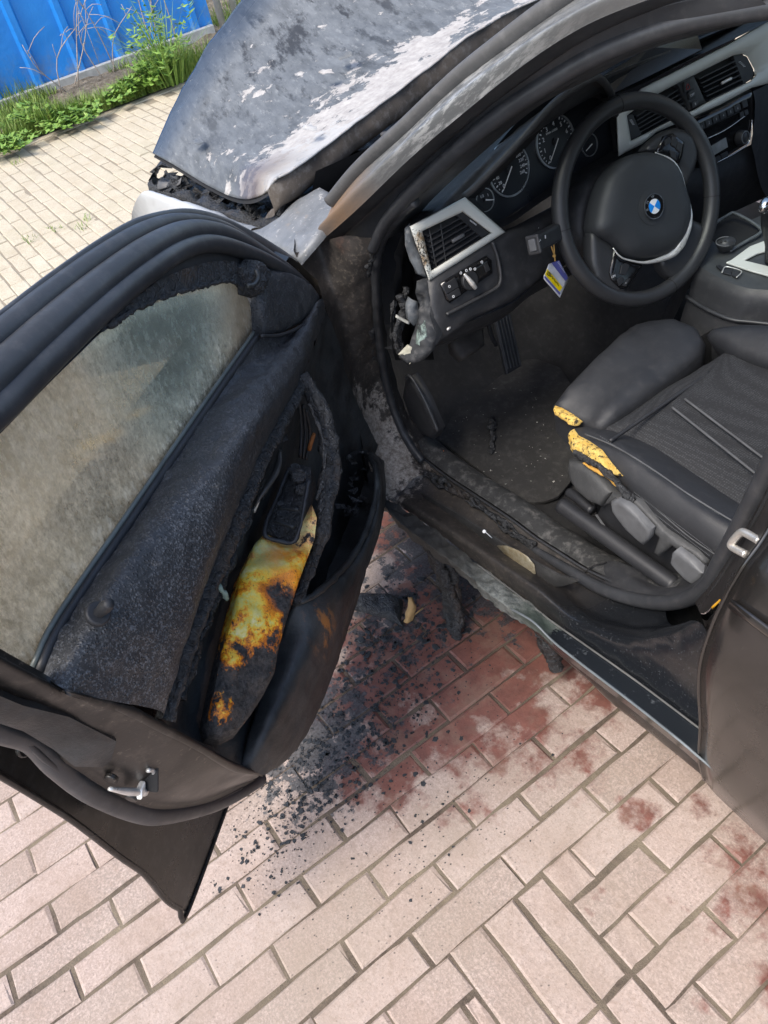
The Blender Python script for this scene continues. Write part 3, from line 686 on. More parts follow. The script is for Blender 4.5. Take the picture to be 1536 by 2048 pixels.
# armrest
arm = T([(623, 1010, .09), (632, 1036, .105), (629, 1080, .108), (613, 1125, .108), (600, 1160, .106), (586, 1203, .10), (570, 1245, .098), (554, 1300, .096), (545, 1345, .092), (525, 1390, .086), (503, 1430, .08), (478, 1462, .072), (447, 1480, .062), (418, 1474, .05), (412, 1452, .045), (426, 1400, .045), (441, 1310, .043), (460, 1230, .04), (482, 1150, .038), (512, 1090, .036), (530, 1066, .036), (560, 1082, .055), (588, 1084, .075), (602, 1052, .082)])
pillow('armrest', arm, .013, .035, M_ARM, door, .006, .035, rough=(.0045, 42, 4))
sw = T([(526, 1062, .036), (540, 1020, .03), (556, 985, .03), (575, 935, .032), (600, 925, .05), (622, 935, .075), (622, 955, .08), (612, 1005, .085), (600, 1050, .082), (588, 1082, .075), (560, 1080, .055)])
swp = pillow('switch_panel', sw, .004, .012, M_CHAR, door, .006, .03, rough=(.004, 60, 4))
tube('panel_edge', [PT(p[0], p[1], p[2]) for p in ((578, 935, .045), (556, 990, .042), (528, 1064, .046), (560, 1082, .066), (588, 1083, .085), (602, 1045, .093), (618, 960, .092))], .0032, M_BLACK, door, n=50, seg=6, rough=(.002, 80, 3))
for (px, py, t, r) in ((600, 958, .075, .011), (604, 985, .078, .009), (592, 945, .062, .010)): disc('switch', PT(px, py, t) + Vector((0, 0, .006)), (PT(560, 1000, .05) - EYE) * -1, DD, r, .01, M_CHAR, door, 16, bev=.003)
tube('switch_rib', T([(556, 1016, .052), (597, 1019, .086)]), .003, M_SMOKE, door, n=6, seg=6)
tube('switch_rib', T([(548, 1040, .05), (588, 1055, .084)]), .003, M_SMOKE, door, n=6, seg=6)
tube('pull_handle', T([(603, 750, .055), (624, 790, .07), (645, 832, .088), (659, 890, .1), (661, 950, .106), (652, 1010, .108), (642, 1060, .105), (632, 1105, .098), (612, 1160, .085), (592, 1205, .075)]), .0125, M_CHAR, door, n=90, seg=12, flat=1.15, rough=(.0055, 45, 4), taper=[.75, 1, 1.15, 1.15, 1.05, .9, .6, .5])
tube('handle_rib', T([(632, 1000, .112), (646, 960, .112), (649, 910, .108), (640, 860, .096), (618, 808, .078)]), .003, M_CHAR, door, n=50, seg=6, rough=(.003, 70, 3))
for k, (a, b, c_) in enumerate((((598, 800), (603, 860), (600, 915)), ((612, 820), (620, 870), (612, 920)), ((606, 810), (611, 866), (606, 918)))): tube('loose_cable', T([(*a, .04), (*b, .035), (*c_, .03)]), .003, M_BLACK, door, n=16, seg=6)
tube('burnt_clip', T([(628, 868, .05), (622, 886, .05), (618, 900, .045)]), .0035, simple('burnt_orange', (.34, .12, .03), .7), door, n=8, seg=6)
tube('inner_handle', T([(559, 902, .05), (557, 925, .052), (549, 950, .055), (535, 972, .055), (521, 992, .052), (510, 1012, .045)]), .0085, simple('handle_grey', (.05, .048, .046), .5), door, n=40, seg=10, flat=.5, taper=[.5, 1, 1.1, 1, .9, .4])
tube('handle_rod', T([(508, 1024, .03), (517, 1002, .04)]), .0022, M_STEEL, door, n=6, seg=6)
pillow('handle_cup', T([(556, 890, .028), (535, 905, .026), (512, 960, .022), (500, 1010, .02), (512, 1030, .02), (532, 990, .024), (550, 950, .03)]), -.008, .02, M_CHAR, door, .006, 0)
# door pocket and lower panel
L0 = T([(742, 903, .04), (752, 945, .085), (749, 1005, .1), (724, 1080, .105), (690, 1132, .105), (640, 1180, .095), (598, 1204, .078), (566, 1270, .055), (540, 1350, .05), (507, 1450, .047), (484, 1532, .042)])
L1 = T([(756, 912, .05), (761, 958, .095), (758, 1030, .112), (737, 1095, .118), (709, 1162, .118), (668, 1232, .112), (630, 1295, .1), (592, 1370, .088), (556, 1440, .078), (525, 1500, .065), (502, 1542, .05)])
L2 = T([(765, 925, .04), (768, 985, .06), (763, 1030, .07), (748, 1088, .075), (724, 1152, .078), (700, 1235, .078), (675, 1315, .075), (650, 1390, .07), (615, 1465, .064), (575, 1520, .058), (525, 1551, .05)])
L3 = [p - DN * .075 + Vector((0, 0, .012)) for p in L2]
lo = loft('door_pocket', [[p - DN * .006 - Vector((0, 0, .008)) for p in L0], L0, L1, L2, L3], M_SMOKE, door, nu=90, nv=40, rough=(.002, 60, 3))
tube('pocket_rim', T([(697, 915, .03), (715, 905, .03), (736, 908, .05), (752, 945, .09), (749, 1005, .104), (724, 1080, .109), (690, 1132, .108), (640, 1181, .098), (598, 1205, .08), (584, 1200, .06)]), .0055, M_SMOKE, door, n=70, seg=8, rough=(.002, 60, 3))
rn = random.Random(5); TT = []
for i in range(26):
    px, py = rn.choice(((715, 960), (705, 1000), (722, 1020), (690, 1040), (712, 935))); p = PT(px + rn.uniform(-18, 18), py + rn.uniform(-30, 30), .03 + rn.uniform(-.01, .035)); r = rn.uniform(.006, .016)
    q = [p + Vector((rn.uniform(-1, 1), rn.uniform(-1, 1), rn.uniform(-1, 1))) * r for _ in range(6)]; TT += [[q[a], q[b], q[c_]] for a, b, c_ in ((0, 1, 2), (0, 2, 3), (0, 3, 4), (1, 2, 5), (2, 3, 5), (3, 4, 5), (0, 4, 1), (1, 4, 5))]
tag(link('pocket_debris', join_tris(TT), M_CHAR, door, smooth=False), kind='stuff')
# lock knob, sail panel
kp = PT(195, 1228, .052); kn = (DN * .75 + Vector((0, 0, .65))).normalized()
disc('knob_collar', kp + kn * .004, kn, DD, .0125, .008, M_BLACK, door, 24, bev=.002); tube('lock_knob', [kp, kp + kn * .016, kp + kn * .026, kp + kn * .03], .0068, M_BLACK, door, n=12, seg=14, taper=[.8, .85, 1, .7])
sail = T([(500, 560, .0), (515, 600, .008), (523, 668, .012), (562, 665, .02), (600, 648, .025), (625, 622, .028), (637, 598, .025), (618, 568, .012), (580, 545, .005), (540, 540, .0)])
pillow('sail_panel', sail, .010, .03, M_TRIM, door, .006, .02, rough=(.002, 70, 3))
tube('sail_edge', T([(522, 672, .02), (562, 670, .028), (603, 652, .032), (630, 625, .034)]), .003, M_BLACK, door, n=30, seg=6)
# glass with its frame
Gk = [(-260, 1130), (-120, 985), (0, 868), (80, 785), (150, 716), (225, 648), (325, 597), (400, 576), (465, 566), (490, 585), (506, 630), (519, 672)]
gl_top = cat(T(Gk, -.004), 40); gl_bot = T([(85, 1345), (0, 1302), (-260, 1180)], -.004)
plate('window_glass', gl_top + gl_bot, .004, M_GLASS, door, back=-DN)
tube('belt_strip', [p - DN * .004 for p in R0] , .0055, M_BLACK, door, n=50, seg=8); tube('belt_lip', [p - DN * .008 + Vector((0, 0, .006)) for p in R0], .003, simple('belt_grey', (.10, .115, .11), .4), door, n=50, seg=6)
Ok = [(-260, 835), (-120, 712), (0, 622), (100, 546), (200, 477), (275, 436), (350, 419), (400, 421), (450, 436), (500, 461), (550, 491), (590, 520), (625, 563), (643, 594)]
O2 = [(-260, 868), (-120, 740), (0, 648), (100, 570), (200, 497), (290, 449), (375, 440), (450, 457), (525, 501), (590, 548), (638, 600)]
K2 = [(-260, 960), (-120, 820), (0, 718), (100, 628), (200, 546), (300, 478), (380, 455), (450, 468), (525, 511), (590, 558), (634, 602)]
K3 = [(-260, 1050), (-120, 900), (0, 790), (100, 692), (200, 602), (300, 520), (390, 476), (450, 480), (525, 518), (590, 565), (630, 604)]
K4 = [(-260, 1105), (-120, 960), (0, 848), (80, 765), (150, 697), (225, 630), (310, 560), (400, 520), (465, 520), (520, 545), (560, 560)]
rows = [T(Ok, -.075), T(Ok, -.045), T(O2, -.04), T(K2, -.024), T(K3, -.01), T(K4, -.006), [p for p in T(Gk[:10], -.002)]]
loft('window_frame', rows, M_RUBBER, door, nu=90, nv=40)
def ridge(name, pts, t, r, mat, fl=1.0, up=None, rough=None, taper=None): tube(name, T(pts, t), r, mat, door, n=110, seg=14, flat=fl, up=up, rough=rough, taper=taper)
ridge('frame_seal', [(-260, 890), (-120, 764), (0, 672), (100, 592), (200, 518), (290, 464), (365, 444), (445, 456), (520, 499), (585, 543)], -.036, .0125, M_RUBBER, 1.0, taper=[1.15, 1.1, 1, .8, .6])
ridge('frame_seal', [(-260, 985), (-120, 850), (0, 748), (100, 657), (200, 572), (300, 499), (375, 466), (445, 470), (520, 508), (585, 550), (625, 592)], -.016, .0165, M_RUBBER, 1.0, taper=[1.25, 1.15, 1, .85, .6])
ridge('frame_seal', [(-260, 1066), (-120, 922), (0, 815), (100, 715), (200, 622), (290, 548), (365, 500), (425, 487), (490, 503), (555, 533), (605, 568), (632, 600)], -.002, .0125, M_RUBBER, 1.0, taper=[1.25, 1.15, 1, .9, .8])
# burnt lining over the glass, melted lump with its hook
lin = [T([(190, 655), (260, 603), (330, 555), (400, 528), (460, 522), (505, 540)], .0), T([(205, 665), (270, 617), (340, 588), (400, 572), (462, 560), (500, 580)], .003)]
loft('burnt_lining', lin, M_CHAR, door, nu=60, nv=8, rough=(.003, 60, 4))
tube('burnt_lining_edge', T([(215, 655), (270, 620), (330, 594), (400, 574), (462, 563), (488, 580)], .004), .003, M_CHAR, door, n=80, seg=6, rough=(.004, 90, 4))
pillow('melted_lump', T([(468, 535, .0), (490, 520, .0), (520, 522, .0), (535, 545, .006), (530, 575, .012), (512, 592, .012), (488, 585, .006), (478, 560, .0)]), .014, .02, M_CHAR, door, .005, .01, rough=(.008, 60, 4))
tube('melted_hook', T([(512, 540, .022), (516, 556, .026), (508, 570, .026), (494, 572, .022)]), .0035, M_SMOKE, door, n=20, seg=8)
# outside mirror, seen through the glass
mir = T([(186, 700, -.16), (205, 650, -.17), (320, 604, -.18), (440, 590, -.17), (480, 640, -.14), (470, 655, -.13), (350, 690, -.14), (215, 718, -.15)])
pillow('door_mirror', mir, .05, .05, simple('mirror_shell', (.34, .44, .44), .35, 0, 0), door, .012, .05)
tube('mirror_arm', [PT(470, 640, -.15), PT(520, 640, -.08)], .02, M_BLACK, door, n=6, seg=10)
# door shell closed between the outer skin and the trim: belt shoulder and hinge edge
loft('door_shell', [[DW(.02, -.098, .845), DW(.45, -.098, .875), DW(.9, -.098, .90)], [DW(.03, -.06, .868), DW(.45, -.05, .892), DW(.9, -.05, .915)], [DW(.05, -.012, .862), DW(.45, -.012, .885), DW(.9, -.012, .905)]], M_PANELBACK, door, nu=20, nv=8)
loft('door_shell', [[DW(.03, -.098, .20), DW(.0, -.098, .5), DW(.02, -.098, .84)], [DW(.0, -.04, .22), DW(-.015, -.04, .5), DW(.0, -.04, .84)], [DW(.03, .02, .30), DW(.0, .02, .5), DW(.02, .015, .80)]], M_SHUT, door, nu=20, nv=8)

# ---------------------------------------------------------------- burnt bodywork materials
m = Mat('burnt_bonnet')                                    # paint burnt off: grey-blue primer, white ash sheets, black flakes, streaks running front to rear
st = m.along((.96, -.27, 0), .28); a = m.noise(30, 10, .72, vec=st); b = m.noise(7, 7, .68, off=(2, 4, 0)); k = m.noise(85, 8, .75, vec=st)
c = m.mix(m.rng(a, .3, .7), (.062, .068, .074), (.155, .168, .178)); c = m.mix(m.rng(k, .55, .7, 0, .6), c, (.29, .30, .30)); c = m.mix(m.rng(m.noise(60, 9, .75, vec=st, off=(5, 5, 5)), .57, .66, 0, .8), c, (.03, .033, .036))
rear = m.near(PX(780, 130, 1.60), .12, .56, sq=(1.7, .8, 1)); ash = m.ma('ADD', rear, m.rng(m.noise(10, 9, .72, off=(7, 3, 1)), .3, .7, -.75, .75)); ashm = m.rng(ash, .46, .5)
ac = m.mix(m.rng(m.noise(40, 7, .7), .35, .65), (.27, .255, .245), (.42, .405, .385)); c = m.mix(ashm, c, ac)
e2 = m.near(PX(600, 275, 1.55), .02, .26); e3 = m.rng(m.ma('ADD', e2, m.rng(m.noise(28, 9, .75, off=(1, 1, 9)), .3, .7, -.6, .6)), .5, .55); c = m.mix(m.ma('MULTIPLY', e3, .75), c, (.38, .385, .385))
blk = m.ma('MULTIPLY', m.rng(m.noise(17, 9, .72, vec=st, off=(9, 0, 3)), .52, .6), m.near(PZ(600, 80, .9), .2, .6)); c = m.mix(m.ma('MULTIPLY', blk, m.ma('SUBTRACT', 1, ashm)), c, (.025, .027, .03))
tipm = m.near(PZ(535, 380, .80), .02, .13); c = m.mix(m.ma('MULTIPLY', tipm, .75), c, (.16, .12, .085)); tq = m.near(PZ(500, 370, .8), .03, .12); c = m.mix(m.ma('MULTIPLY', tq, .5), c, (.06, .06, .10))
fr_ = m.line((2.20, -.72, 0), (.93, .36, 0), -.02, .10); c = m.mix(m.ma('MULTIPLY', fr_, .8), c, (.05, .07, .10))  # bluish front strip: fence reflection tinted into the colour, and glossier
rr = m.mix(fr_, (.6, .6, .6), (.14, .14, .14)); rr = m.mix(ashm, rr, (.85, .85, .85))
M_HOOD = m.out(c, rr, m.mix(fr_, (.0, .0, .0), (.4, .4, .4)), m.bump(m.ma('ADD', m.ma('MULTIPLY', ashm, .5), m.ma('MULTIPLY', k, .35)), .5, .003))

m = Mat('burnt_wing')
a = m.noise(14, 8, .68); sp = m.vor(120); c = m.mix(m.rng(a, .3, .7), (.10, .108, .116), (.22, .23, .24)); c = m.mix(m.ma('MULTIPLY', m.rng(m.noise(75, 9, .75), .58, .64), .85), c, (.44, .43, .41)); c = m.mix(m.rng(m.noise(34, 7, .7, off=(4, 1, 1)), .6, .72, 0, .6), c, (.28, .23, .18))
w = m.near(PZ(320, 405, .7), .1, .4); c = m.mix(w, c, (.50, .52, .53))
M_WING = m.out(c, .55, .2, m.bump(m.noise(75, 9, .75), .35, .002))

m = Mat('burnt_pillar')                                    # bare, ashy steel above; brown scorch at the foot
al = m.along((-.78, -.17, .6), .2); a = m.noise(40, 9, .74, vec=al); hi = m.line((0, 0, .92), (0, 0, 1), -.04, .12)
c = m.mix(m.rng(a, .35, .65), (.06, .058, .055), (.17, .165, .16)); fl = m.rng(m.noise(95, 9, .78, vec=al), .47, .56); fl2 = m.near(PY(915, 220, -.71), .05, .27); c2 = m.mix(m.ma('MULTIPLY', fl, m.ma('MULTIPLY', fl2, .9)), (.17, .175, .175), (.46, .46, .45)); c = m.mix(hi, c, c2)
br = m.near(PY(690, 430, -.66), .02, .16); c = m.mix(m.ma('MULTIPLY', br, m.rng(a, .3, .6, .4, 1)), c, (.22, .14, .085))
M_PILLAR = m.out(c, m.mix(hi, (.55, .55, .55), (.42, .42, .42)), m.mix(hi, (.1, .1, .1), (.5, .5, .5)), m.bump(m.noise(160, 7, .75), .4, .0015))

m = Mat('scorched_jamb')                                   # door pillar and sill: soot over brown scorched paint, tan ash on the bend
a = m.noise(10, 8, .7); f = m.noise(120, 8, .75); c = m.mix(m.rng(a, .35, .68), (.019, .0175, .0165), (.052, .044, .038)); c = m.mix(m.rng(f, .53, .66, 0, .65), c, (.13, .108, .088)); c = m.mix(m.rng(m.noise(24, 8, .75, off=(2, 7, 1)), .52, .64, 0, .6), c, (.014, .013, .0125))
tan = m.near(PY(755, 900, -.62), .03, .17, sq=(1, 1, .75)); tan = m.ma('ADD', tan, m.rng(m.noise(36, 9, .75), .3, .7, -.45, .45)); tm = m.rng(tan, .42, .6); c = m.mix(m.ma('MULTIPLY', tm, .9), c, m.mix(m.rng(f, .4, .6), (.17, .14, .115), (.40, .37, .33)))
ru = m.near(PY(655, 505, -.62), .0, .05); c = m.mix(m.ma('MULTIPLY', ru, m.rng(f, .4, .6)), c, (.20, .075, .035))
sm = m.near((.45, -.62, .42), .18, .34)                    # rear part of the sill: paint survived, glossy
c = m.mix(sm, c, m.mix(m.rng(m.noise(260, 5, .7), .6, .7, 0, .55), (.011, .0125, .015), (.15, .16, .17)))
M_JAMB = m.out(c, m.mix(sm, (.6, .6, .6), (.2, .2, .2)), .0, m.bump(f, m.rng(sm, 0, 1, .4, .03), .0025))

m = Mat('rocker_ledge')                                    # sill ledge: melted grey-green cover in front, glossy dark paint behind
f = m.noise(60, 8, .74); ml = m.line((.62, -.57, 0), (1, 0, 0), -.03, .03); ml = m.rng(m.ma('ADD', ml, m.rng(m.noise(24, 6, .7), .3, .7, -.5, .5)), .45, .55)
gr = m.mix(m.rng(f, .4, .62), (.075, .085, .082), (.21, .225, .215)); dkf = m.line((.80, 0, 0), (1, 0, 0), -.06, .1); gr = m.mix(dkf, gr, (.045, .045, .042)); grn = m.near((.655, -.56, .3), .02, .07); gr = m.mix(m.ma('MULTIPLY', grn, .8), gr, (.035, .055, .042))
c = m.mix(ml, m.mix(m.rng(m.noise(40, 8, .75), .58, .72, 0, .7), (.014, .017, .021), (.20, .22, .24)), gr)
M_LEDGE = m.out(c, m.mix(ml, (.16, .16, .16), (.8, .8, .8)), 0, m.bump(f, m.rng(ml, 0, 1, .02, .8), .004))

m = Mat('rear_door_paint')
c = m.mix(m.rng(m.noise(4, 5, .6), .35, .7), (.011, .0102, .0097), (.017, .0152, .0140)); c = m.mix(m.rng(m.noise(180, 6, .75), .62, .74, 0, .4), c, (.12, .105, .09))
M_PAINT = m.out(c, m.rng(m.noise(6, 6, .65), .35, .7, .22, .36), 0, None, .5, .6, .12)
M_COWL = simple('burnt_cowl', (.022, .022, .023), .75, 0, .6, 150, .4, 12, dust=.25)
M_GREY = simple('heat_grey_trim', (.085, .084, .084), .6, .1, .2, 300, .2, 15, dust=.2)

def Y(pts, y=None): return [PY(p[0], p[1], y if y is not None else p[2]) for p in pts]
def Z(pts, z=None): return [PZ(p[0], p[1], z if z is not None else p[2]) for p in pts]
# ---------------------------------------------------------------- bonnet
H = [[(305, 306, .725), (350, 331, .73), (400, 362, .735), (450, 388, .745), (485, 398, .76), (512, 394, .785), (535, 380, .80)],
     [(322, 268, .758), (366, 280, .765), (410, 300, .77), (455, 325, .785), (500, 345, .80), (530, 355, .815), (549, 358, .825)],
     [(340, 226, .785), (395, 250, .80), (440, 275, .81), (490, 300, .825), (530, 320, .838), (560, 335, .845), (582, 340, .845)],
     [(372, 165, .82), (430, 195, .84), (490, 225, .855), (550, 258, .868), (595, 285, .872), (630, 300, .872), (645, 292, .868)],
     [(410, 98, .85), (480, 130, .872), (560, 165, .89), (630, 195, .90), (690, 220, .90), (725, 228, .892), (737, 221, .888)],
     [(450, 45, .875), (540, 75, .90), (640, 105, .915), (730, 130, .922), (800, 150, .918), (830, 153, .91), (840, 146, .905)],
     [(500, -20, .90), (620, 10, .925), (740, 40, .937), (850, 65, .94), (920, 75, .932), (945, 68, .925), (954, 59, .92)],
     [(560, -90, .92), (720, -60, .945), (850, -35, .953), (970, -12, .95), (1030, 0, .94), (1065, 3, .933), (1077, -6, .93)],
     [(650, -170, .93), (820, -130, .955), (960, -100, .96), (1090, -75, .955), (1150, -60, .945), (1185, -55, .94), (1197, -63, .935)]]
XF = [2.28, 2.31, 2.34, 2.38, 2.42, 2.46, 2.50, 2.52, 2.52]; XR = [1.50, 1.475, 1.47, 1.485, 1.51, 1.53, 1.545, 1.55, 1.55]
def hood_row(r, xf, xr):
    n = len(r) - 1; w = [0.0]                              # spread the stations so that they lie evenly along the car
    for a, b in zip(r, r[1:]): w.append(w[-1] + math.hypot(b[0] - a[0], b[1] - a[1]) / (1.35 - .55 * len(w) / n))
    return [PX(p[0], p[1], xf + (xr - xf) * q / w[-1]) for p, q in zip(r, w)]
HR = [hood_row(r, a, b) for r, a, b in zip(H, XF, XR)]
YH = sum(p.y for p in HR[-1]) / len(HR[-1])
HR[-1] = [Vector((p.x, YH, p.z)) for p in HR[-1]]

def flake(v): return 1.0
hood = loft('bonnet', HR, M_HOOD, car, nu=120, nv=120, rough=(.0035, 9, 5), thick=.004, label='burnt grey bonnet with white ash')
# far half of the bonnet, mirrored about the car's middle line, so that it is whole from any side
YC = -1.5
far = [[Vector((p.x, 2 * YH - p.y, p.z)) for p in r] for r in HR]
edge = [r[-1] for r in HR]
loft('bonnet_half', far, M_HOOD, car, nu=40, nv=40, rough=(.0035, 9, 5), thick=.004, flip=True)
und = [p + Vector((-.004, 0, -.05)) for p in edge]; und2 = [p + Vector((.05, .0, -.075)) for p in edge]
loft('bonnet_flange', [[p + Vector((.002, 0, -.003)) for p in edge], und, und2], simple('scorched_flange', (.055, .045, .036), .75, 0, .6, 140, .5, 14, dust=.3), car, nu=90, nv=14, rough=(.004, 14, 4))
loft('bonnet_underside', [[p + Vector((0.002, 0, -.012)) for p in r] for r in HR], M_DARK, car, nu=30, nv=30, flip=True)
# peeled paint sheets on the bonnet
rn = random.Random(8)
for (px, py, z, r) in ((690, 110, .905, .035), (655, 145, .895, .022), (395, 285, .79, .03), (620, 255, .875, .02)):
    c0 = PZ(px, py, z + .008); pts = [c0 + Vector((math.cos(a) * r * rn.uniform(.5, 1.3), math.sin(a) * r * rn.uniform(.4, 1.0), rn.uniform(-.002, .006))) for a in [k * .55 for k in range(11)]]
    pillow('peeled_paint', pts, .003, r * .6, M_HOOD, hood, .008, .001, rough=(.004, 60, 3))
# ---------------------------------------------------------------- front wing
F0 = Z([(312, 384, .70), (366, 403, .715), (440, 426, .735), (480, 446, .75), (526, 458, .775)])
F1 = Z([(281, 388, .70), (340, 410, .712), (410, 434, .73), (470, 457, .748), (500, 466, .765)])
F2 = Y([(262, 440, -.60), (320, 480, -.585), (390, 500, -.58), (460, 510, -.575), (530, 520, -.572)])
F3 = [Vector((p.x, -.57, .42)) for p in F2]
wing = loft('front_wing', [[p + Vector((0, -.012, -.05)) for p in F0], F0, F1, F2, F3], M_WING, car, nu=60, nv=40, rough=(.003, 14, 4), label='burnt pale grey front wing')
cap = Z([(639, 375, .83), (664, 389, .835), (674, 385, .838), (672, 426, .835), (640, 470, .82), (596, 521, .795), (561, 498, .782), (498, 463, .768), (526, 458, .775), (555, 440, .787), (578, 415, .80), (609, 395, .817)])
pillow('wing_corner', cap, .006, .02, M_WING, wing, .008, .012, rough=(.002, 30, 4), up=(.1, .5, .8))
# engine bay seen through the gap
E0 = Z([(300, 372, .67), (380, 398, .69), (460, 430, .71), (540, 448, .735), (610, 398, .77), (660, 350, .79)])
E1 = Z([(335, 348, .63), (420, 385, .62), (500, 410, .63), (570, 410, .66), (630, 360, .70), (690, 300, .74)])
E2 = [Vector(v) for v in ((2.3, -1.0, .58), (2.05, -1.0, .55), (1.85, -1.0, .57), (1.7, -1.05, .62), (1.6, -1.1, .68), (1.55, -1.2, .72))]
E3 = [Vector((p.x, -1.9, .55)) for p in E2]
loft('engine_bay', [[p - Vector((0, 0, .05)) for p in E0], E0, E1, E2, E3], M_CHAR, car, nu=90, nv=50, rough=(.028, 11, 5))
rn = random.Random(15); TT = []
for i in range(90):
    u = rn.random(); a = cat(E0, 20)[int(u * 19)]; b = cat(E1, 20)[int(u * 19)]; p = a.lerp(b, rn.uniform(.1, 1)) + Vector((0, 0, rn.uniform(.0, .03))); r = rn.uniform(.008, .035)
    q = [p + Vector((rn.uniform(-1, 1), rn.uniform(-1, 1), rn.uniform(-.6, .6))) * r for _ in range(6)]; TT += [[q[i_], q[j_], q[k_]] for i_, j_, k_ in ((0, 1, 2), (0, 2, 3), (0, 3, 4), (1, 2, 5), (2, 3, 5), (3, 4, 5), (0, 4, 1), (1, 4, 5))]
tag(link('engine_debris', join_tris(TT), M_CHAR, car, smooth=False), kind='stuff')
M_ASHW = simple('pale_ash', (.50, .48, .38), .9, 0, .7, 90, .3, 25)
pillow('insulation_scrap', Z([(628, 370, .78), (650, 352, .79), (664, 330, .80), (672, 316, .81), (681, 322, .81), (676, 345, .80), (655, 366, .79), (640, 376, .78)]), .012, .012, M_ASHW, car, .006, .01, rough=(.006, 50, 4))
tube('wiring', Z([(560, 432, .76), (575, 405, .77), (600, 370, .78), (595, 340, .79), (620, 318, .81)]), .008, M_CHAR, car, n=50, seg=8, rough=(.008, 40, 3))
tube('wiring', Z([(600, 345, .80), (592, 352, .79), (590, 362, .785)]), .006, simple('rusty_bracket', (.12, .085, .06), .8), car, n=12, seg=8, rough=(.004, 60, 3))
tube('wing_bracket', Z([(330, 352, .66), (318, 372, .68), (352, 366, .69), (362, 362, .70)]), .010, M_GREY, car, n=30, seg=8, flat=.3, rough=(.006, 30, 3))
# cowl between bonnet and windscreen
K0 = [p - Vector((0, 0, .10)) + Vector((.02, 0, 0)) for p in cat([HR[k][-1] for k in range(1, 9)], 10)]
K1 = Z([(664, 392, .82), (720, 330, .835), (790, 262, .845), (880, 175, .855), (960, 108, .862), (1040, 50, .868), (1110, 0, .872), (1190, -55, .875), (1260, -100, .875), (1330, -150, .875)])
loft('cowl_panel', [K0, [a.lerp(b, .5) - Vector((0, 0, .03)) for a, b in zip(K0, K1)], K1, [p + Vector((-.12, -.05, -.02)) for p in K1]], M_COWL, car, nu=60, nv=24, rough=(.012, 14, 4))
pillow('cowl_trim', Z([(688, 380, .845), (704, 345, .85), (740, 300, .855), (775, 262, .86), (830, 215, .865), (905, 158, .87), (880, 185, .868), (800, 258, .862), (770, 292, .857), (730, 338, .852), (706, 372, .848)]), .004, .01, M_GREY, car, .01, .01, rough=(.004, 25, 3), up=(0, 0, 1))
disc('cowl_clip', PZ(769, 266, .866), (0, 0, 1), (1, 0, 0), .009, .004, M_GREY, car, 14)
# ---------------------------------------------------------------- windscreen pillar
Up = Y([(672, 388, -.665), (736, 312, -.69), (819, 240, -.71), (925, 145, -.735), (1014, 72, -.755), (1081, 17, -.77), (1200, -70, -.80), (1330, -150, -.83)])
Pm = Y([(655, 432, -.648), (705, 375, -.66), (791, 295, -.68), (903, 189, -.705), (1014, 106, -.73), (1126, 33, -.75), (1240, -28, -.775), (1380, -90, -.81)])
Pl = Y([(637, 487, -.645), (713, 420, -.655), (819, 318, -.675), (931, 223, -.70), (1042, 134, -.725), (1153, 61, -.75), (1265, 11, -.775), (1420, -40, -.81)])
Pg = Y([(690, 472, -.69), (760, 405, -.70), (847, 325, -.715), (950, 232, -.735), (1055, 155, -.755), (1165, 84, -.78), (1321, 15, -.805), (1500, -22, -.83)])
Pi = Y([(768, 478, -.71), (808, 425, -.72), (903, 333, -.74), (1014, 238, -.765), (1126, 177, -.79), (1209, 132, -.805), (1320, 88, -.82), (1560, 28, -.85)])
Pe = [p + Vector((.015, -.07, -.01)) for p in Pi]
pil = loft('windscreen_pillar', [Up, Pm, [a.lerp(b, .5) + Vector((0, .008, .008)) for a, b in zip(Pm, Pl)], Pl], M_PILLAR, car, nu=90, nv=30, label='ashy silver windscreen pillar')
loft('pillar_return', [Pl, [a.lerp(b, .55) + Vector((0, -.012, -.006)) for a, b in zip(Pl, Pg)], Pg, Pi, Pe], M_RUBBER, car, nu=90, nv=34)
tube('windscreen_moulding', [p.lerp(q, .45) + Vector((0, .001, .004)) for p, q in zip(Up, Pm)], .0095, M_GREY, car, n=100, seg=12, flat=1.5)
S_up = Y([(745, 500, -.695), (775, 440, -.70), (847, 362, -.715), (958, 262, -.74), (1070, 182, -.765), (1181, 116, -.79), (1293, 68, -.81), (1404, 36, -.83), (1560, 10, -.85)])
tube('pillar_seal', S_up, .0125, M_RUBBER, car, n=110, seg=14, taper=[.8, 1, 1, 1, 1])
# trim inside the pillar with its dusty edge
loft('pillar_trim', [Pi, [p + Vector((.02, -.035, -.004)) for p in Pi], [p + Vector((.05, -.07, -.002)) for p in Pi]], M_DASH, car, nu=60, nv=10, rough=(.002, 40, 3))
# ---------------------------------------------------------------- door opening: hinge pillar, sill, centre pillar
J0 = Y([(590, 505), (604, 540), (630, 600), (655, 670), (680, 745), (712, 850), (742, 940), (772, 1000)], -.578)
J1 = Y([(637, 487, -.64), (652, 540, -.635), (672, 600, -.632), (690, 670, -.632), (708, 750, -.63), (735, 850, -.625), (765, 930, -.62), (800, 985, -.618)])
J2 = Y([(690, 472), (706, 530), (712, 590), (722, 660), (732, 740), (757, 840), (790, 905), (830, 955)], -.665)
JI = Y([(768, 478), (752, 530), (752, 590), (756, 660), (768, 745), (798, 845), (828, 900), (860, 945)], -.71)
jamb = loft('hinge_pillar', [[p + Vector((.05, -.03, 0)) for p in J0], J0, J1, J2, JI, [p + Vector((.05, -.05, 0)) for p in JI]], M_JAMB, car, nu=90, nv=60, rough=(.0035, 22, 5), label='scorched brown hinge pillar')
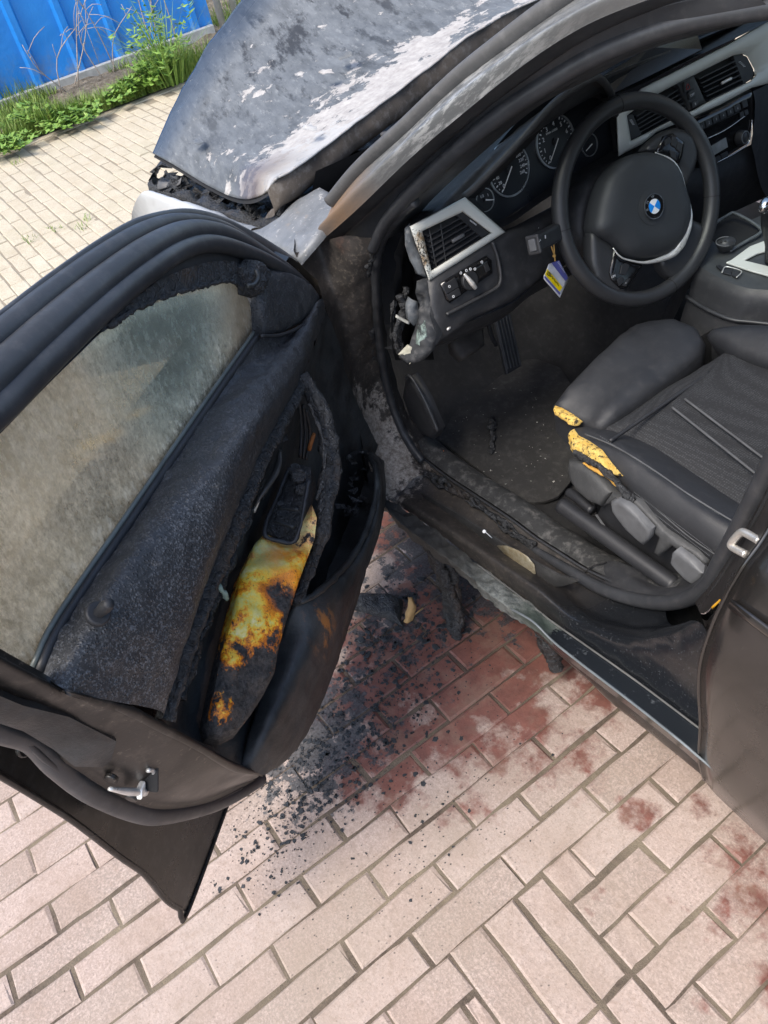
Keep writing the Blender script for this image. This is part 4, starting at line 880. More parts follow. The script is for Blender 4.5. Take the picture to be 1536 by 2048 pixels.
tube('burnt_seal', Y([(815, 410, -.712), (786, 432, -.705), (760, 462, -.70), (746, 500, -.698), (736, 540, -.695), (730, 580, -.692), (732, 618, -.692), (741, 655, -.692), (744, 695, -.692), (748, 735, -.692), (760, 790, -.692), (780, 850, -.694), (800, 890, -.696), (812, 915, -.698)]), .0085, M_CHAR, car, n=160, seg=10, rough=(.0045, 70, 4), taper=[.3, 1, 1, 1, 1, 1, 1, 1])
tube('inner_seal', Y([(830, 402, -.715), (803, 424, -.712), (776, 460, -.71), (760, 490, -.708), (752, 530, -.706), (751, 575, -.705), (753, 614, -.705), (757, 672, -.705), (765, 735, -.705), (778, 790, -.706), (797, 845, -.706), (820, 890, -.706), (845, 922, -.706)]), .0095, M_RUBBER, car, n=120, seg=10, rough=(.002, 40, 3))
q0 = Y([(826, 896), (850, 920), (905, 962), (960, 998), (1026, 1042), (1070, 1075), (1118, 1106), (1180, 1144), (1260, 1176), (1340, 1188)], -.72)
q1 = Y([(792, 890), (805, 913), (844, 944), (886, 970), (961, 1015), (1026, 1067), (1099, 1118), (1160, 1160), (1240, 1200), (1331, 1222)], -.70)
q2 = Y([(770, 925), (785, 950), (840, 985), (900, 1022), (975, 1075), (1040, 1118), (1100, 1160), (1165, 1210), (1245, 1245), (1345, 1252)], -.655)
q3 = Y([(750, 952), (766, 977), (818, 1007), (881, 1047), (948, 1092), (1000, 1127), (1040, 1154), (1086, 1187), (1147, 1238), (1192, 1259), (1240, 1279), (1298, 1287), (1363, 1281), (1412, 1260)], -.605)
q4 = Y([(747, 966), (764, 989), (818, 1025), (881, 1069), (948, 1121), (1000, 1160), (1040, 1190), (1101, 1238), (1169, 1286), (1266, 1354), (1331, 1402), (1400, 1454), (1450, 1490)], -.597)
sill = loft('sill', [[p + Vector((0, -.04, -.05)) for p in q0], q0, q1, q2, q3, q4], M_JAMB, car, nu=130, nv=60, rough=(.0015, 30, 4), label='sooty door sill, glossy behind')
q5 = Y([(738, 978), (756, 1000), (800, 1045), (850, 1085), (894, 1116), (938, 1153), (974, 1184), (1013, 1212), (1065, 1242), (1105, 1281), (1156, 1322), (1240, 1386), (1298, 1431), (1363, 1483), (1400, 1515), (1450, 1556)], -.557)
q6 = [p + Vector((0, -.012, -.045)) for p in q5]; q7 = Y([(1000, 1205), (1060, 1252), (1117, 1303), (1185, 1364), (1234, 1412), (1292, 1457), (1353, 1506), (1415, 1557), (1560, 1676)], -.585)
def ragged(v): return max(0, min(1, (v.x - .62) * 12))
led = loft('sill_ledge', [q4, q5, q6], M_LEDGE, car, nu=200, nv=22, straight=True, label='melted grey green edge of the sill ledge')
roughen(led.data, .007, 34, 4, ragged); bevel(led, .002)
tube('ledge_rim', [p + Vector((0, .001, .001)) for p in cat(q5, 60)[30:]], .0022, simple('worn_edge', (.14, .16, .17), .35), car, n=60, seg=6)
tube('ledge_crease', [p + Vector((0, .004, .003)) for p in cat(q4, 60)[24:]], .0018, simple('worn_crease', (.12, .12, .115), .35), car, n=60, seg=6)
loft('rocker_panel', [[p + Vector((0, -.01, -.012)) for p in cat(q5, 30)[14:]], [p for p in cat(q7, 16)], [p + Vector((0, -.10, -.02)) for p in cat(q7, 16)]], M_PANELBACK, car, nu=60, nv=14)
box('floor_pan', (.75, -1.45, .2), ((1, 0, 0), (0, 1, 0), (0, 0, 1)), (3.2, 1.55, .03), M_DARK, car)
box('inner_sill', (.40, -.665, .215), ((1, 0, 0), (0, 1, 0), (0, 0, 1)), (1.2, .05, .05), M_DARK, car)
# melted sill seal, in loops
rn = random.Random(4); base_s = cat(q1, 60)[:36]
for k in range(3):
    ph = k * 1.7; P = [p + Vector((0, .006 * math.sin(i * .8 + ph) + .003 * k, .008 + .003 * math.sin(i * .55 + ph))) for i, p in enumerate(base_s)]
    tube('melted_seal', P, .0048 - .0006 * k, M_CHAR, car, n=160, seg=8, rough=(.005, 60, 4))
tube('sill_trim_edge', [p + Vector((0, .002, .004)) for p in q0], .003, M_RUBBER, car, n=80, seg=6)
cs = Y([(1040, 1082, -.698), (1090, 1112, -.698), (1130, 1136, -.698), (1200, 1176, -.698), (1270, 1199, -.698), (1335, 1206, -.698), (1385, 1194, -.70), (1418, 1167, -.70), (1440, 1127, -.70), (1466, 1081, -.70), (1500, 1016, -.70), (1570, 880, -.70), (1700, 640, -.72)])
tube('sill_seal', cs, .0125, M_RUBBER, car, n=120, seg=14, taper=[.5, .9, 1, 1, 1.05, 1.1, 1.1])
loft('sill_cover', [[p + Vector((0, .0, .004)) for p in cat(cs, 30)[6:19]], Y([(1175, 1145), (1212, 1136), (1250, 1145), (1300, 1166), (1350, 1173), (1390, 1163), (1418, 1131)], -.735), Y([(1190, 1128), (1225, 1122), (1262, 1133), (1308, 1152), (1350, 1160), (1386, 1150), (1412, 1125)], -.75)], M_DASH, car, nu=40, nv=10)
tube('cover_edge', Y([(1170, 1145, -.712), (1185, 1132, -.725), (1213, 1124, -.745)]), .0016, M_DARK, car, n=12, seg=6)
# scuff plate with the brass-coloured inlay
sc_ = Y([(845, 985), (930, 1035), (1030, 1100), (1120, 1150), (1160, 1162), (1130, 1172), (1088, 1176), (1060, 1170), (960, 1110), (880, 1052)], -.652)
pillow('scuff_plate', [p + Vector((0, .004, .003)) for p in sc_], .003, .006, simple('scuff_plastic', (.030, .030, .030), .6, 0, .5, 500, .3, 20, dust=.12), car, .012, .004, up=(0, .5, .8))
br_ = [p + Vector((0, .008, .008)) for p in Y([(1000, 1093), (1018, 1094), (1042, 1104), (1060, 1116), (1073, 1132), (1076, 1150), (1060, 1144), (1036, 1126), (1014, 1108)], -.648)]
m = Mat('brassy_inlay'); c = m.mix(m.rng(m.noise(60, 8, .72), .35, .65), (.28, .21, .11), (.50, .46, .34)); c = m.mix(m.near(PY(1000, 1090, -.65), .0, .05), c, (.04, .035, .03)); M_BRASS = m.out(c, .42, .4, m.bump(m.noise(200, 4), .2, .001))
pillow('inlay', br_, .001, .003, M_BRASS, car, .006, .003, up=(0, .5, .8))
# centre pillar, striker, sticker
loft('centre_pillar', [Y([(1385, 1196), (1440, 1130), (1470, 1080), (1505, 1015), (1575, 880), (1700, 640)], -.705), Y([(1400, 1225), (1450, 1165), (1490, 1100), (1530, 1035), (1600, 900), (1720, 660)], -.66), Y([(1412, 1258), (1462, 1190), (1502, 1120), (1545, 1055), (1620, 930), (1740, 700)], -.635), Y([(1425, 1285), (1480, 1205), (1520, 1130), (1565, 1075), (1650, 950), (1760, 720)], -.63)], simple('centre_pillar_paint', (.020, .017, .016), .3, 0, .03, 200, .3, 8, dust=.08), car, nu=50, nv=20)
tube('pillar_groove', Y([(1418, 1195, -.675), (1452, 1142, -.68), (1482, 1092, -.68), (1520, 1025, -.68), (1590, 892, -.68)]), .004, M_DARK, car, n=40, seg=6)
tube('striker', Y([(1519, 1082, -.648), (1491, 1066, -.655), (1481, 1066, -.657), (1464, 1085, -.657), (1465, 1094, -.655), (1492, 1109, -.648)]), .0052, simple('zinc', (.62, .60, .56), .38, .7, .1, 200), car, n=60, seg=12)
stk = thing('warning_sticker', 'torn silver and yellow sticker on the sill corner by the rear door', 'sticker', PY(1420, 1222, -.63))
loft('sticker_sheet', [Y([(1403, 1236), (1412, 1242), (1428, 1226), (1440, 1210)], -.631), Y([(1399, 1226), (1412, 1224), (1424, 1212), (1437, 1202)], -.629)], M_CHROME, stk, nu=14, nv=5, thick=.0005, rough=(.002, 60, 2))
loft('yellow_strip', [Y([(1424, 1218), (1432, 1211), (1441, 1202)], -.6285), Y([(1422, 1214), (1430, 1207), (1440, 1198)], -.628)], simple('sticker_yellow', (.62, .32, .02), .4), stk, nu=8, nv=4, thick=.0005)
# ---------------------------------------------------------------- rear door
ED = Y([(1640, 850, -.665), (1590, 950, -.645), (1545, 1048, -.622), (1520, 1090, -.605), (1487, 1135, -.585), (1445, 1210, -.566), (1419, 1271, -.556), (1403, 1328, -.552), (1400, 1383, -.553), (1403, 1448, -.556), (1400, 1516, -.562), (1410, 1560, -.575)])
rows = []
for d, dy in ((0, -.02), (.0, 0), (-.012, .004), (-.05, .008), (-.25, .014), (-.6, .012), (-1.0, -.01), (-1.35, -.06)): rows.append([Vector((p.x + d + (0 if d > -.1 else -.1 * (p.x - .3)), p.y + dy, p.z)) for p in ED])
rd = loft('rear_door', rows, M_PAINT, car, nu=80, nv=60, label='glossy brown black rear door', flip=False)
tube('door_edge', [p + Vector((.001, .0005, 0)) for p in ED], .0028, M_PAINT, rd, n=70, seg=8)
tube('swage_line', [Vector((p[0], p[1], p[2])) for p in ((.31, -.562, .685), (.1, -.548, .692), (-.3, -.545, .70), (-.9, -.56, .71))], .004, M_PAINT, rd, n=40, seg=8, flat=2.2, up=(0, 0, 1))

# ================================================================ INTERIOR
m = Mat('satin_trim'); c = m.mix(m.noise(30, 5), (.58, .60, .56), (.68, .69, .64)); sc = m.near(PX(838, 510, 1.1), .0, .055, sq=(1, 1.6, .6)); sc = m.rng(m.ma('ADD', sc, m.rng(m.noise(70, 7, .7), .3, .7, -.35, .35)), .45, .75)
c = m.mix(sc, c, (.30, .19, .085)); sc2 = m.near(PX(836, 520, 1.1), .0, .05, sq=(1, 2.6, .55)); sc2 = m.rng(m.ma('ADD', sc2, m.rng(m.noise(260, 4, .7), .3, .7, -.5, .5)), .5, .6); c = m.mix(sc2, c, (.02, .018, .016))
M_SATIN = m.out(c, .4, .1, m.bump(m.noise(500, 3), .08, .0006))
m = Mat('leather'); vb = m.vor(950); c = m.mix(m.noise(30, 5), (.022, .023, .025), (.036, .037, .040)); M_LEATHER = m.out(c, m.rng(m.noise(25, 5), .3, .7, .28, .44), 0, m.bump(m.rng(vb, .1, .6), .22, .0008))
M_PAD = simple('airbag_cover', (.030, .0325, .036), .5, 0, .55, 1300, .12, 10)
M_SEAT = simple('seat_leather', (.020, .0215, .025), .55, 0, .5, 900, .15, 12, dust=.05)
m = Mat('seat_mesh'); sx = m.vor(260, rnd=.35); c = m.mix(m.rng(sx, .15, .5), (.036, .039, .044), (.012, .013, .0155)); c = m.mix(m.rng(m.noise(60, 8, .75), .66, .74, 0, .5), c, (.2, .2, .2)); M_MESH = m.out(c, .8, 0, m.bump(sx, .5, .001))
M_STITCH = simple('seam', (.075, .078, .082), .7, 0, .3, 900)
m = Mat('burnt_foam'); n1 = m.noise(60, 9, .75); c = m.mix(m.rng(n1, .35, .65), (.62, .36, .055), (.66, .50, .16)); c = m.mix(m.rng(m.noise(120, 8, .75, off=(2, 2, 2)), .52, .58), c, (.015, .013, .012)); M_FOAM = m.out(c, .85, 0, m.bump(n1, .8, .004))
M_CARPET = simple('carpet', (.012, .012, .0125), .95, 0, .9, 420, .35, 9, dust=.05)
M_MAT = simple('floor_mat_pile', (.021, .0205, .020), .95, 0, .9, 520, .3, 7, dust=.10)
M_HANDLE = simple('grey_handle', (.10, .104, .11), .5, 0, .3, 900)
M_GRAINED = simple('grained_grey', (.045, .047, .049), .55, 0, .9, 420, .15, 20, dust=.1)
M_GAUGE = simple('gauge_face', (.010, .012, .016), .35)
M_RING = simple('gauge_ring', (.40, .42, .44), .3, .8)
m = Mat('lit_end'); M_ENDCAP = simple('dash_end_burnt', (.02, .022, .025), .7, 0, .8, 60, .5, 10, dust=.35)
DO = Vector((1.10, -.95, .85)); DNN = Vector((-.96, 0, .28)).normalized()
def D(px, py, o=0.0): return PN(px, py, DO + DNN * o, DNN)
def DL(pts, o=0.0): return [D(p[0], p[1], o if len(p) < 3 else p[2]) for p in pts]
DUP = Vector((.28, 0, .96)).normalized(); DRT = Vector((0, -1, 0))     # along the dashboard face: up, and to the driver's right
def band(name, outer, inner, mat, parent, sub=6, rise=.004, depth=.02, f=D):
    """raised frame between two outlines with the same number of corners"""
    n = len(outer); O = []; I = []
    for i in range(n):
        a, b, c_, d = outer[i], outer[(i + 1) % n], inner[i], inner[(i + 1) % n]
        for k in range(sub):
            t = k / sub; O.append((a[0] + (b[0] - a[0]) * t, a[1] + (b[1] - a[1]) * t)); I.append((c_[0] + (d[0] - c_[0]) * t, c_[1] + (d[1] - c_[1]) * t))
    rows = []
    for q, o in ((0, -depth), (0, 0), (.08, rise * .7), (.25, rise), (.75, rise), (.92, rise * .7), (1, -.002), (1, -depth)): rows.append([f(a[0] + (b[0] - a[0]) * q, a[1] + (b[1] - a[1]) * q, o) for a, b in zip(O, I)])
    vv = [p for r in rows for p in r]; N = len(O); ff = [(k * N + i, (k + 1) * N + i, (k + 1) * N + (i + 1) % N, k * N + (i + 1) % N) for k in range(len(rows) - 1) for i in range(N)]
    me = mesh(vv, ff); bm = bmesh.new(); bm.from_mesh(me); bmesh.ops.recalc_face_normals(bm, faces=bm.faces); bm.to_mesh(me); bm.free(); autosmooth(me, 50)
    return link(name, me, mat, parent)
def lerp2(a, b, t): return (a[0] + (b[0] - a[0]) * t, a[1] + (b[1] - a[1]) * t)
# ---------------------------------------------------------------- dashboard
top = [[(795, 452, 1.20), (860, 388, 1.22), (950, 303, 1.24), (1060, 216, 1.26), (1160, 164, 1.28), (1260, 118, 1.30), (1380, 66, 1.32), (1560, 0, 1.35)],
       [(820, 440, 1.15), (880, 400, 1.15), (940, 345, 1.15), (1010, 280, 1.16), (1090, 215, 1.17), (1180, 162, 1.19), (1330, 118, 1.21), (1560, 10, 1.24)]]
dash = loft('dashboard', [[PX(*p) for p in r] for r in top] + [[PX(822, 452, 1.115), PX(880, 420, 1.115), PX(928, 392, 1.115), PX(957, 368, 1.095), PX(1034, 288, 1.06), PX(1112, 203, 1.05), PX(1184, 160, 1.05), PX(1205, 160, 1.06)]], M_DASH, car, nu=70, nv=30, rough=(.001, 50, 3))
P0 = dash
lip = [PX(928, 393, 1.113), PX(957, 368, 1.095), PX(1034, 288, 1.06), PX(1112, 203, 1.05), PX(1182, 158, 1.05), PX(1203, 160, 1.055), PX(1222, 188, 1.085), PX(1231, 230, 1.10)]
tube('cluster_hood', lip, .0065, M_DASH, P0, n=70, seg=10)
loft('cluster_shroud', [lip, DL([(935, 400), (965, 375), (1040, 300), (1115, 225), (1180, 190), (1205, 195), (1222, 215), (1232, 260)], -.03), DL([(940, 412), (972, 385), (1045, 312), (1118, 240), (1180, 205), (1203, 210), (1215, 232), (1225, 270)], -.06)], M_DARK, P0, nu=60, nv=12)
plate('gauge_panel', DL([(930, 398), (985, 452), (1105, 378), (1260, 290), (1240, 180), (1180, 140), (1080, 190), (960, 330)], -.048), .01, M_GAUGE, P0)
GP = lambda px, py, o=0: D(px, py, -.046 + o)
def gauge(px, py, r, labs, a0, a1, needle, nm):
    c_ = GP(px, py); disc(nm, c_ + DNN * .0005, DNN, DRT, r, .003, M_GAUGE, P0, 40)
    disc('gauge_bezel', c_ + DNN * .003, DNN, DRT, r * 1.02, .004, M_RING, P0, 56, inner=r * .955)
    disc('needle_hub', c_ + DNN * .004, DNN, DRT, r * .14, .004, M_BLACK, P0, 20)
    at = lambda a, q: c_ + DNN * .003 + (DRT * math.cos(a) + DUP * math.sin(a)) * (r * q)
    T = []; n = 24
    for k in range(n + 1):
        a = math.radians(a0 + (a1 - a0) * k / n); t = Vector((0, 0, 0)); s_ = (DUP * math.cos(a) - DRT * math.sin(a)) * (.0007 if k % 2 else .0011); T.append([at(a, .90) - s_, at(a, .90) + s_, at(a, .80 if k % 2 == 0 else .84) + s_, at(a, .80 if k % 2 == 0 else .84) - s_])
    if labs:
        link('gauge_ticks', join_tris(T), M_WHITE, P0, smooth=False)
        for k, tx in enumerate(labs):
            a = math.radians(a0 + (a1 - a0) * k / (len(labs) - 1)); text('gauge_figure', tx, at(a, .66), DRT, DUP, r * (.17 if len(tx) > 1 else .24), M_WHITE, P0, .0004)
    a = math.radians(needle); s_ = (DUP * math.cos(a) - DRT * math.sin(a)) * .0013
    link('needle', join_tris([[at(a, -.12) - s_ + DNN * .004, at(a, -.12) + s_ + DNN * .004, at(a, .86) + s_ * .5 + DNN * .004, at(a, .86) - s_ * .5 + DNN * .004]]), simple('needle_white', (.7, .7, .68), .5), P0, smooth=False)
gauge(1017, 339, .0475, ['0', '20', '40', '60', '80', '100', '120', '140', '160', '180', '200', '220', '240', '260'], 228, -28, 226, 'speedometer')
gauge(1110, 283, .0475, ['0', '1', '2', '3', '4', '5', '6', '7'], 228, -20, 228, 'tachometer')
gauge(969, 400, .0205, None, 0, 0, 340, 'fuel_gauge'); gauge(1178, 290, .0205, None, 0, 0, 200, 'temperature_gauge')
text('gauge_unit', 'km/h', GP(1008, 322, .003), DRT, DUP, .007, M_WHITE, P0, .0004); text('gauge_unit', '1/min x1000', GP(1103, 263, .003), DRT, DUP, .006, M_WHITE, P0, .0004)
text('gauge_figure', '1/2', GP(964, 393, .003), DRT, DUP, .007, M_WHITE, P0, .0004); text('gauge_figure', '1', GP(976, 390, .003), DRT, DUP, .007, M_WHITE, P0, .0004)
loft('cluster_sill', [DL([(930, 395, -.012), (990, 458, -.012), (1105, 390, -.012), (1270, 300, -.012)]), DL([(945, 390, -.045), (1000, 440, -.045), (1105, 372, -.045), (1260, 282, -.045)])], M_DASH, P0, nu=40, nv=6)
# lower dash: knee panel, its recess, the light switch
knee = DL([(1011, 466, .0), (1050, 452, -.004), (1110, 420, -.01), (1200, 370, -.02), (1230, 470, -.02), (1150, 520, -.01), (1087, 555, -.004), (1027, 602, 0), (947, 638, 0), (872, 690, -.004), (862, 640, 0), (857, 562, 0), (930, 515, .0)], 0)
pillow('knee_panel', knee, .008, .03, M_DASH, P0, .012, .03, up=DNN)
loft('knee_underside', [DL([(866, 668, .0), (947, 640, .004), (1027, 604, .004), (1087, 556, .0), (1180, 510, -.01)]), [p - DNN * .05 + Vector((.0, 0, -.045)) for p in DL([(866, 668), (947, 640), (1027, 604), (1087, 556), (1180, 510)])], [p - DNN * .2 + Vector((.0, 0, -.06)) for p in DL([(866, 668), (947, 640), (1027, 604), (1087, 556), (1180, 510)])]], M_DASH, P0, nu=40, nv=16)
tube('recess_lip', DL([(893, 629, .012), (940, 605, .014), (990, 578, .014), (1000, 565, .014), (1001, 545, .014), (994, 510, .012), (985, 484, .010)]), .0035, M_DASH, P0, n=50, seg=8)
pillow('light_switch_panel', DL([(881, 568), (905, 552), (973, 512), (983, 520), (985, 546), (900, 606), (893, 600)], .010), .003, .006, M_GLOSS, P0, .006, .012, up=DNN)
plate('switch_button', DL([(886, 570), (911, 555), (918, 574), (893, 589)], .015), .003, M_BLACK, P0, .001); plate('switch_button', DL([(893, 590), (918, 575), (923, 589), (900, 602)], .015), .003, M_BLACK, P0, .001)
for px, py in ((899, 573), (907, 593), (922, 546), (933, 541), (941, 538), (950, 538), (964, 524)): disc('switch_symbol', D(px, py, .0165), DNN, DRT, .0026, .0006, M_WHITE, P0, 10, inner=.0014)
kc = D(938, 561, .014); disc('light_knob', kc + DNN * .006, DNN, DRT, .017, .008, M_BLACK, P0, 32, bev=.0015)
tube('knob_grip', DL([(928, 548, .023), (936, 557, .025), (945, 568, .025), (951, 576, .023)]), .0042, M_STEEL, P0, n=24, seg=10, taper=[.5, 1, 1.2, .9])
plate('dimmer_wheel', DL([(968, 530), (976, 526), (981, 540), (973, 545)], .016), .004, M_BLACK, P0, .001)
tube('bonnet_release', DL([(892, 660, .0), (897, 657, .004), (901, 653, .0)]), .003, M_STEEL, P0, n=8, seg=6)
# left vent
band('vent_frame', [(819, 453), (930, 394), (1011, 464), (858, 562)], [(845, 462), (925, 424), (981, 466), (863, 541)], M_SATIN, P0, 10, .006, .03).data
P0.children[-1]['label'] = 'satin silver vent frame, scorched brown on its outer edge'
plate('vent_box', DL([(836, 458), (930, 412), (990, 466), (862, 550)], -.035), .004, M_DARK, P0)
for k in range(7):
    t = (k + .5) / 7; a = lerp2((847, 463), (864, 539), t); b = lerp2((914, 427), (964, 475), t); pa, pb = D(*a, -.012), D(*b, -.012)
    box('vent_slat', (pa + pb) / 2, ((pb - pa), DNN * .8 - DUP * .35, DUP), ((pb - pa).length, .020, .0022), M_BLACK, P0)
tube('vent_divider', DL([(880, 440, -.004), (892, 528, -.004)]), .0014, M_BLACK, P0, n=4, seg=6); tube('vent_divider', DL([(858, 456, -.004), (873, 538, -.004)]), .0018, M_BLACK, P0, n=4, seg=6)
tube('vent_tab', DL([(904, 483, .0), (916, 476, .002), (927, 470, .0)]), .0035, M_HANDLE, P0, n=10, seg=8)
plate('wheel_panel', DL([(908, 426), (925, 425), (938, 432), (979, 466), (964, 475)], -.002), .008, M_BLACK, P0, .001)
for k in range(5): a = lerp2((941, 441), (952, 449), k / 4); plate('wheel_tick', DL([(a[0] - .8, a[1] - 2), (a[0] + .6, a[1] - 1.2), (a[0] + 1, a[1] + 2.2), (a[0] - .4, a[1] + 1.6)], .001), .0008, M_WHITE, P0)
# defrost slots on the dash top
for k in range(5): a = lerp2((838, 415), (880, 372), k / 4.5); plate('defrost_slot', [PX(a[0], a[1], 1.148), PX(a[0] + 10, a[1] - 10, 1.148), PX(a[0] + 12, a[1] - 6, 1.146), PX(a[0] + 2, a[1] + 4, 1.146)], .004, M_DARK, P0)
# centre: the satin frame, two vents, hazard panel
band('centre_frame', [(1232, 226), (1282, 176), (1355, 139), (1455, 88), (1512, 55), (1640, -20), (1660, 110), (1536, 167), (1503, 176), (1441, 209), (1384, 235), (1313, 264), (1284, 288), (1236, 313)], [(1254, 231), (1300, 196), (1353, 168), (1466, 111), (1484, 108), (1494, 112), (1508, 138), (1509, 152), (1500, 162), (1428, 197), (1378, 224), (1318, 252), (1300, 262), (1262, 281)], M_SATIN, P0, 6, .006, .03)
plate('centre_vent_box', DL([(1248, 228), (1350, 162), (1480, 100), (1512, 150), (1380, 232), (1258, 290)], -.03), .004, M_DARK, P0)
for q, (tl, tr, br, bl_, n) in enumerate((((1389, 152), (1466, 114), (1486, 169), (1412, 204), 6), ((1266, 226), (1352, 170), (1376, 222), (1270, 277), 6))):
    for k in range(n):
        t = (k + .4) / n; pa, pb = D(*lerp2(tl, bl_, t), -.010), D(*lerp2(tr, br, t), -.010)
        box('vent_slat', (pa + pb) / 2, ((pb - pa), DNN * .8 - DUP * .3, DUP), ((pb - pa).length, .020, .0022), M_BLACK, P0)
tube('vent_tab', DL([(1443, 167, .002), (1452, 162, .004), (1462, 157, .002)]), .0032, M_STEEL, P0, n=10, seg=8)
plate('wheel_panel', DL([(1466, 111), (1484, 109), (1494, 113), (1507, 138), (1507, 157), (1487, 168)], -.001), .008, M_BLACK, P0, .001); plate('wheel_panel', DL([(1254, 232), (1266, 228), (1284, 270), (1263, 279)], -.001), .008, M_BLACK, P0, .001)
for bx, by, dx, dy in ((1480, 124, 9, 9), (1262, 240, 5, 9)):
    for k in range(5): a = (bx + dx * k / 4, by + dy * k / 4); plate('wheel_tick', DL([(a[0] - 2.2, a[1] - .2), (a[0] + 2, a[1] - 1.2), (a[0] + 2.2, a[1] - .2), (a[0] - 2, a[1] + .8)], .001), .0008, M_WHITE, P0)
pillow('hazard_panel', DL([(1353, 168), (1387, 151), (1412, 205), (1378, 223)], .001), .003, .006, M_DASH, P0, .006, .012, up=DNN)
for (px, py, w_, h_) in ((1374, 172, .010, .0105), (1383, 189, .010, .0085), (1389, 208, .009, .006)): box('console_button', D(px, py, .006), (DRT, DUP, DNN), (w_ * 2, h_ * 2, .004), M_BLACK, P0, .002)
tri = [D(1376, 174, .0085) + (DRT * math.cos(a) + DUP * math.sin(a)) * .0055 for a in (PI / 2, PI / 2 + 2.094, PI / 2 + 4.189)]; tube('hazard_mark', tri, .0007, simple('hazard_red', (.32, .02, .025), .5), P0, n=40, seg=5, closed=True)
text('button_print', 'OFF', D(1385, 190, .0085), DRT, DUP, .007, M_WHITE, P0, .0004); text('button_print', 'II', D(1391, 208, .0085), DRT, DUP, .006, M_WHITE, P0, .0004)
# radio and climate panel
pillow('radio_panel', DL([(1384, 238), (1441, 212), (1503, 180), (1507, 200), (1504, 250), (1498, 285), (1432, 327), (1405, 335), (1390, 300)], -.002), .004, .010, M_GLOSS, P0, .008, .02, up=DNN)
for k in range(6):
    a = lerp2((1396, 250), (1482, 206), k / 6); b = lerp2((1396, 250), (1482, 206), (k + .86) / 6); plate('preset_button', DL([a, b, (b[0] + 3, b[1] + 12), (a[0] + 3, a[1] + 12)], .006), .003, M_BLACK, P0, .0008)
    c_ = ((a[0] + b[0]) / 2 + 2, (a[1] + b[1]) / 2 + 6); text('button_print', str(k + 1), D(*c_, .0072), DRT, DUP, .007, simple('dim_print', (.35, .36, .37), .6) if k == 0 else bpy.data.materials['dim_print'], P0, .0003)
plate('eject_button', DL([(1484, 204), (1494, 199), (1497, 212), (1487, 217)], .006), .003, M_BLACK, P0, .0008)
for k in range(2): a = (1486 + k * 2, 222 + k * 0); plate('side_button', DL([(1480 + 9 * k, 226 - 4 * k), (1487 + 9 * k, 222 - 4 * k), (1489 + 9 * k, 232 - 4 * k), (1482 + 9 * k, 236 - 4 * k)], .006), .003, M_BLACK, P0, .0008)
tube('disc_slot', DL([(1406, 258, .004), (1478, 224, .004)]), .0016, M_DARK, P0, n=4, seg=6)
tube('chrome_line', DL([(1404, 282, .004), (1450, 260, .005), (1493, 230, .004)]), .0011, M_CHROME, P0, n=20, seg=6); tube('chrome_line', DL([(1434, 325, .003), (1470, 306, .004), (1496, 287, .004), (1502, 262, .004), (1504, 240, .004)]), .0012, M_CHROME, P0, n=40, seg=6)
plate('display', DL([(1417, 296), (1452, 275), (1456, 294), (1424, 313)], .005), .002, simple('display_reflection', (.22, .24, .25), .08), P0)  # pale tone is a whitish reflection painted on the display
for (a, b) in (((1428, 317), (1440, 310)), ((1442, 309), (1455, 302))): plate('climate_button', DL([a, b, (b[0] + 3, b[1] + 10), (a[0] + 3, a[1] + 10)], .005), .003, M_BLACK, P0, .0008)
kc = D(1478, 276, .003); tube('volume_knob', [kc, kc + DNN * .012, kc + DNN * .016], .0155, M_BLACK, P0, n=8, seg=28, taper=[1, .95, .85]); disc('knob_ring', kc + DNN * .0168, DNN, DRT, .0125, .001, M_RING, P0, 32, inner=.0112)
# dash face behind and below these, right-hand dash
loft('dash_face', [DL([(1225, 320, -.02), (1300, 300, -.02), (1400, 335, -.022), (1500, 290, -.022), (1600, 240, -.022)]), DL([(1230, 420, -.03), (1330, 400, -.03), (1420, 380, -.03), (1510, 330, -.03), (1620, 280, -.03)]), DL([(1240, 480, -.10), (1340, 470, -.10), (1430, 440, -.10), (1520, 400, -.10), (1640, 350, -.10)])], M_DASH, P0, nu=50, nv=20)
plate('dash_wall', DL([(1226, 230), (1236, 316), (1380, 240), (1510, 180), (1515, 300), (1640, 260), (1640, 100), (1440, 205)], -.034), .01, M_DARK, P0)
loft('dash_side', [DL([(1506, 182, -.002), (1510, 205, -.002), (1508, 250, -.002), (1502, 288, -.002)]), DL([(1536, 168, -.012), (1545, 250, -.02), (1545, 330, -.03), (1540, 400, -.04)]), DL([(1640, 110, -.01), (1660, 220, -.02), (1660, 320, -.03), (1660, 420, -.04)])], M_DASH, P0, nu=20, nv=16)
# screen standing on the dash, dusty
m = Mat('dusty_screen'); c = m.mix(m.rng(m.vor(70), 0, .06, 1, 0), (.006, .008, .012), (.18, .19, .20)); M_SCREEN = m.out(c, .16)
scp = [PX(1208, 150, 1.125), PX(1300, 92, 1.125), PX(1394, 62, 1.125), PX(1406, 100, 1.105), PX(1320, 143, 1.105), PX(1224, 190, 1.105)]
plate('screen', scp, .012, M_SCREEN, P0, .002)
loft('dash_top_right', [[PX(1200, 200, 1.10), PX(1290, 165, 1.10), (PX(1410, 105, 1.10)), PX(1500, 62, 1.10), PX(1640, -10, 1.10)], [PX(1200, 160, 1.24), PX(1290, 120, 1.24), PX(1410, 70, 1.24), PX(1500, 30, 1.24), PX(1640, -40, 1.24)]], simple('dash_top_reflection', (.05, .055, .058), .45, 0, .3, 700), P0, nu=30, nv=8)  # lighter than the other dash plastic: windscreen reflection put into its colour
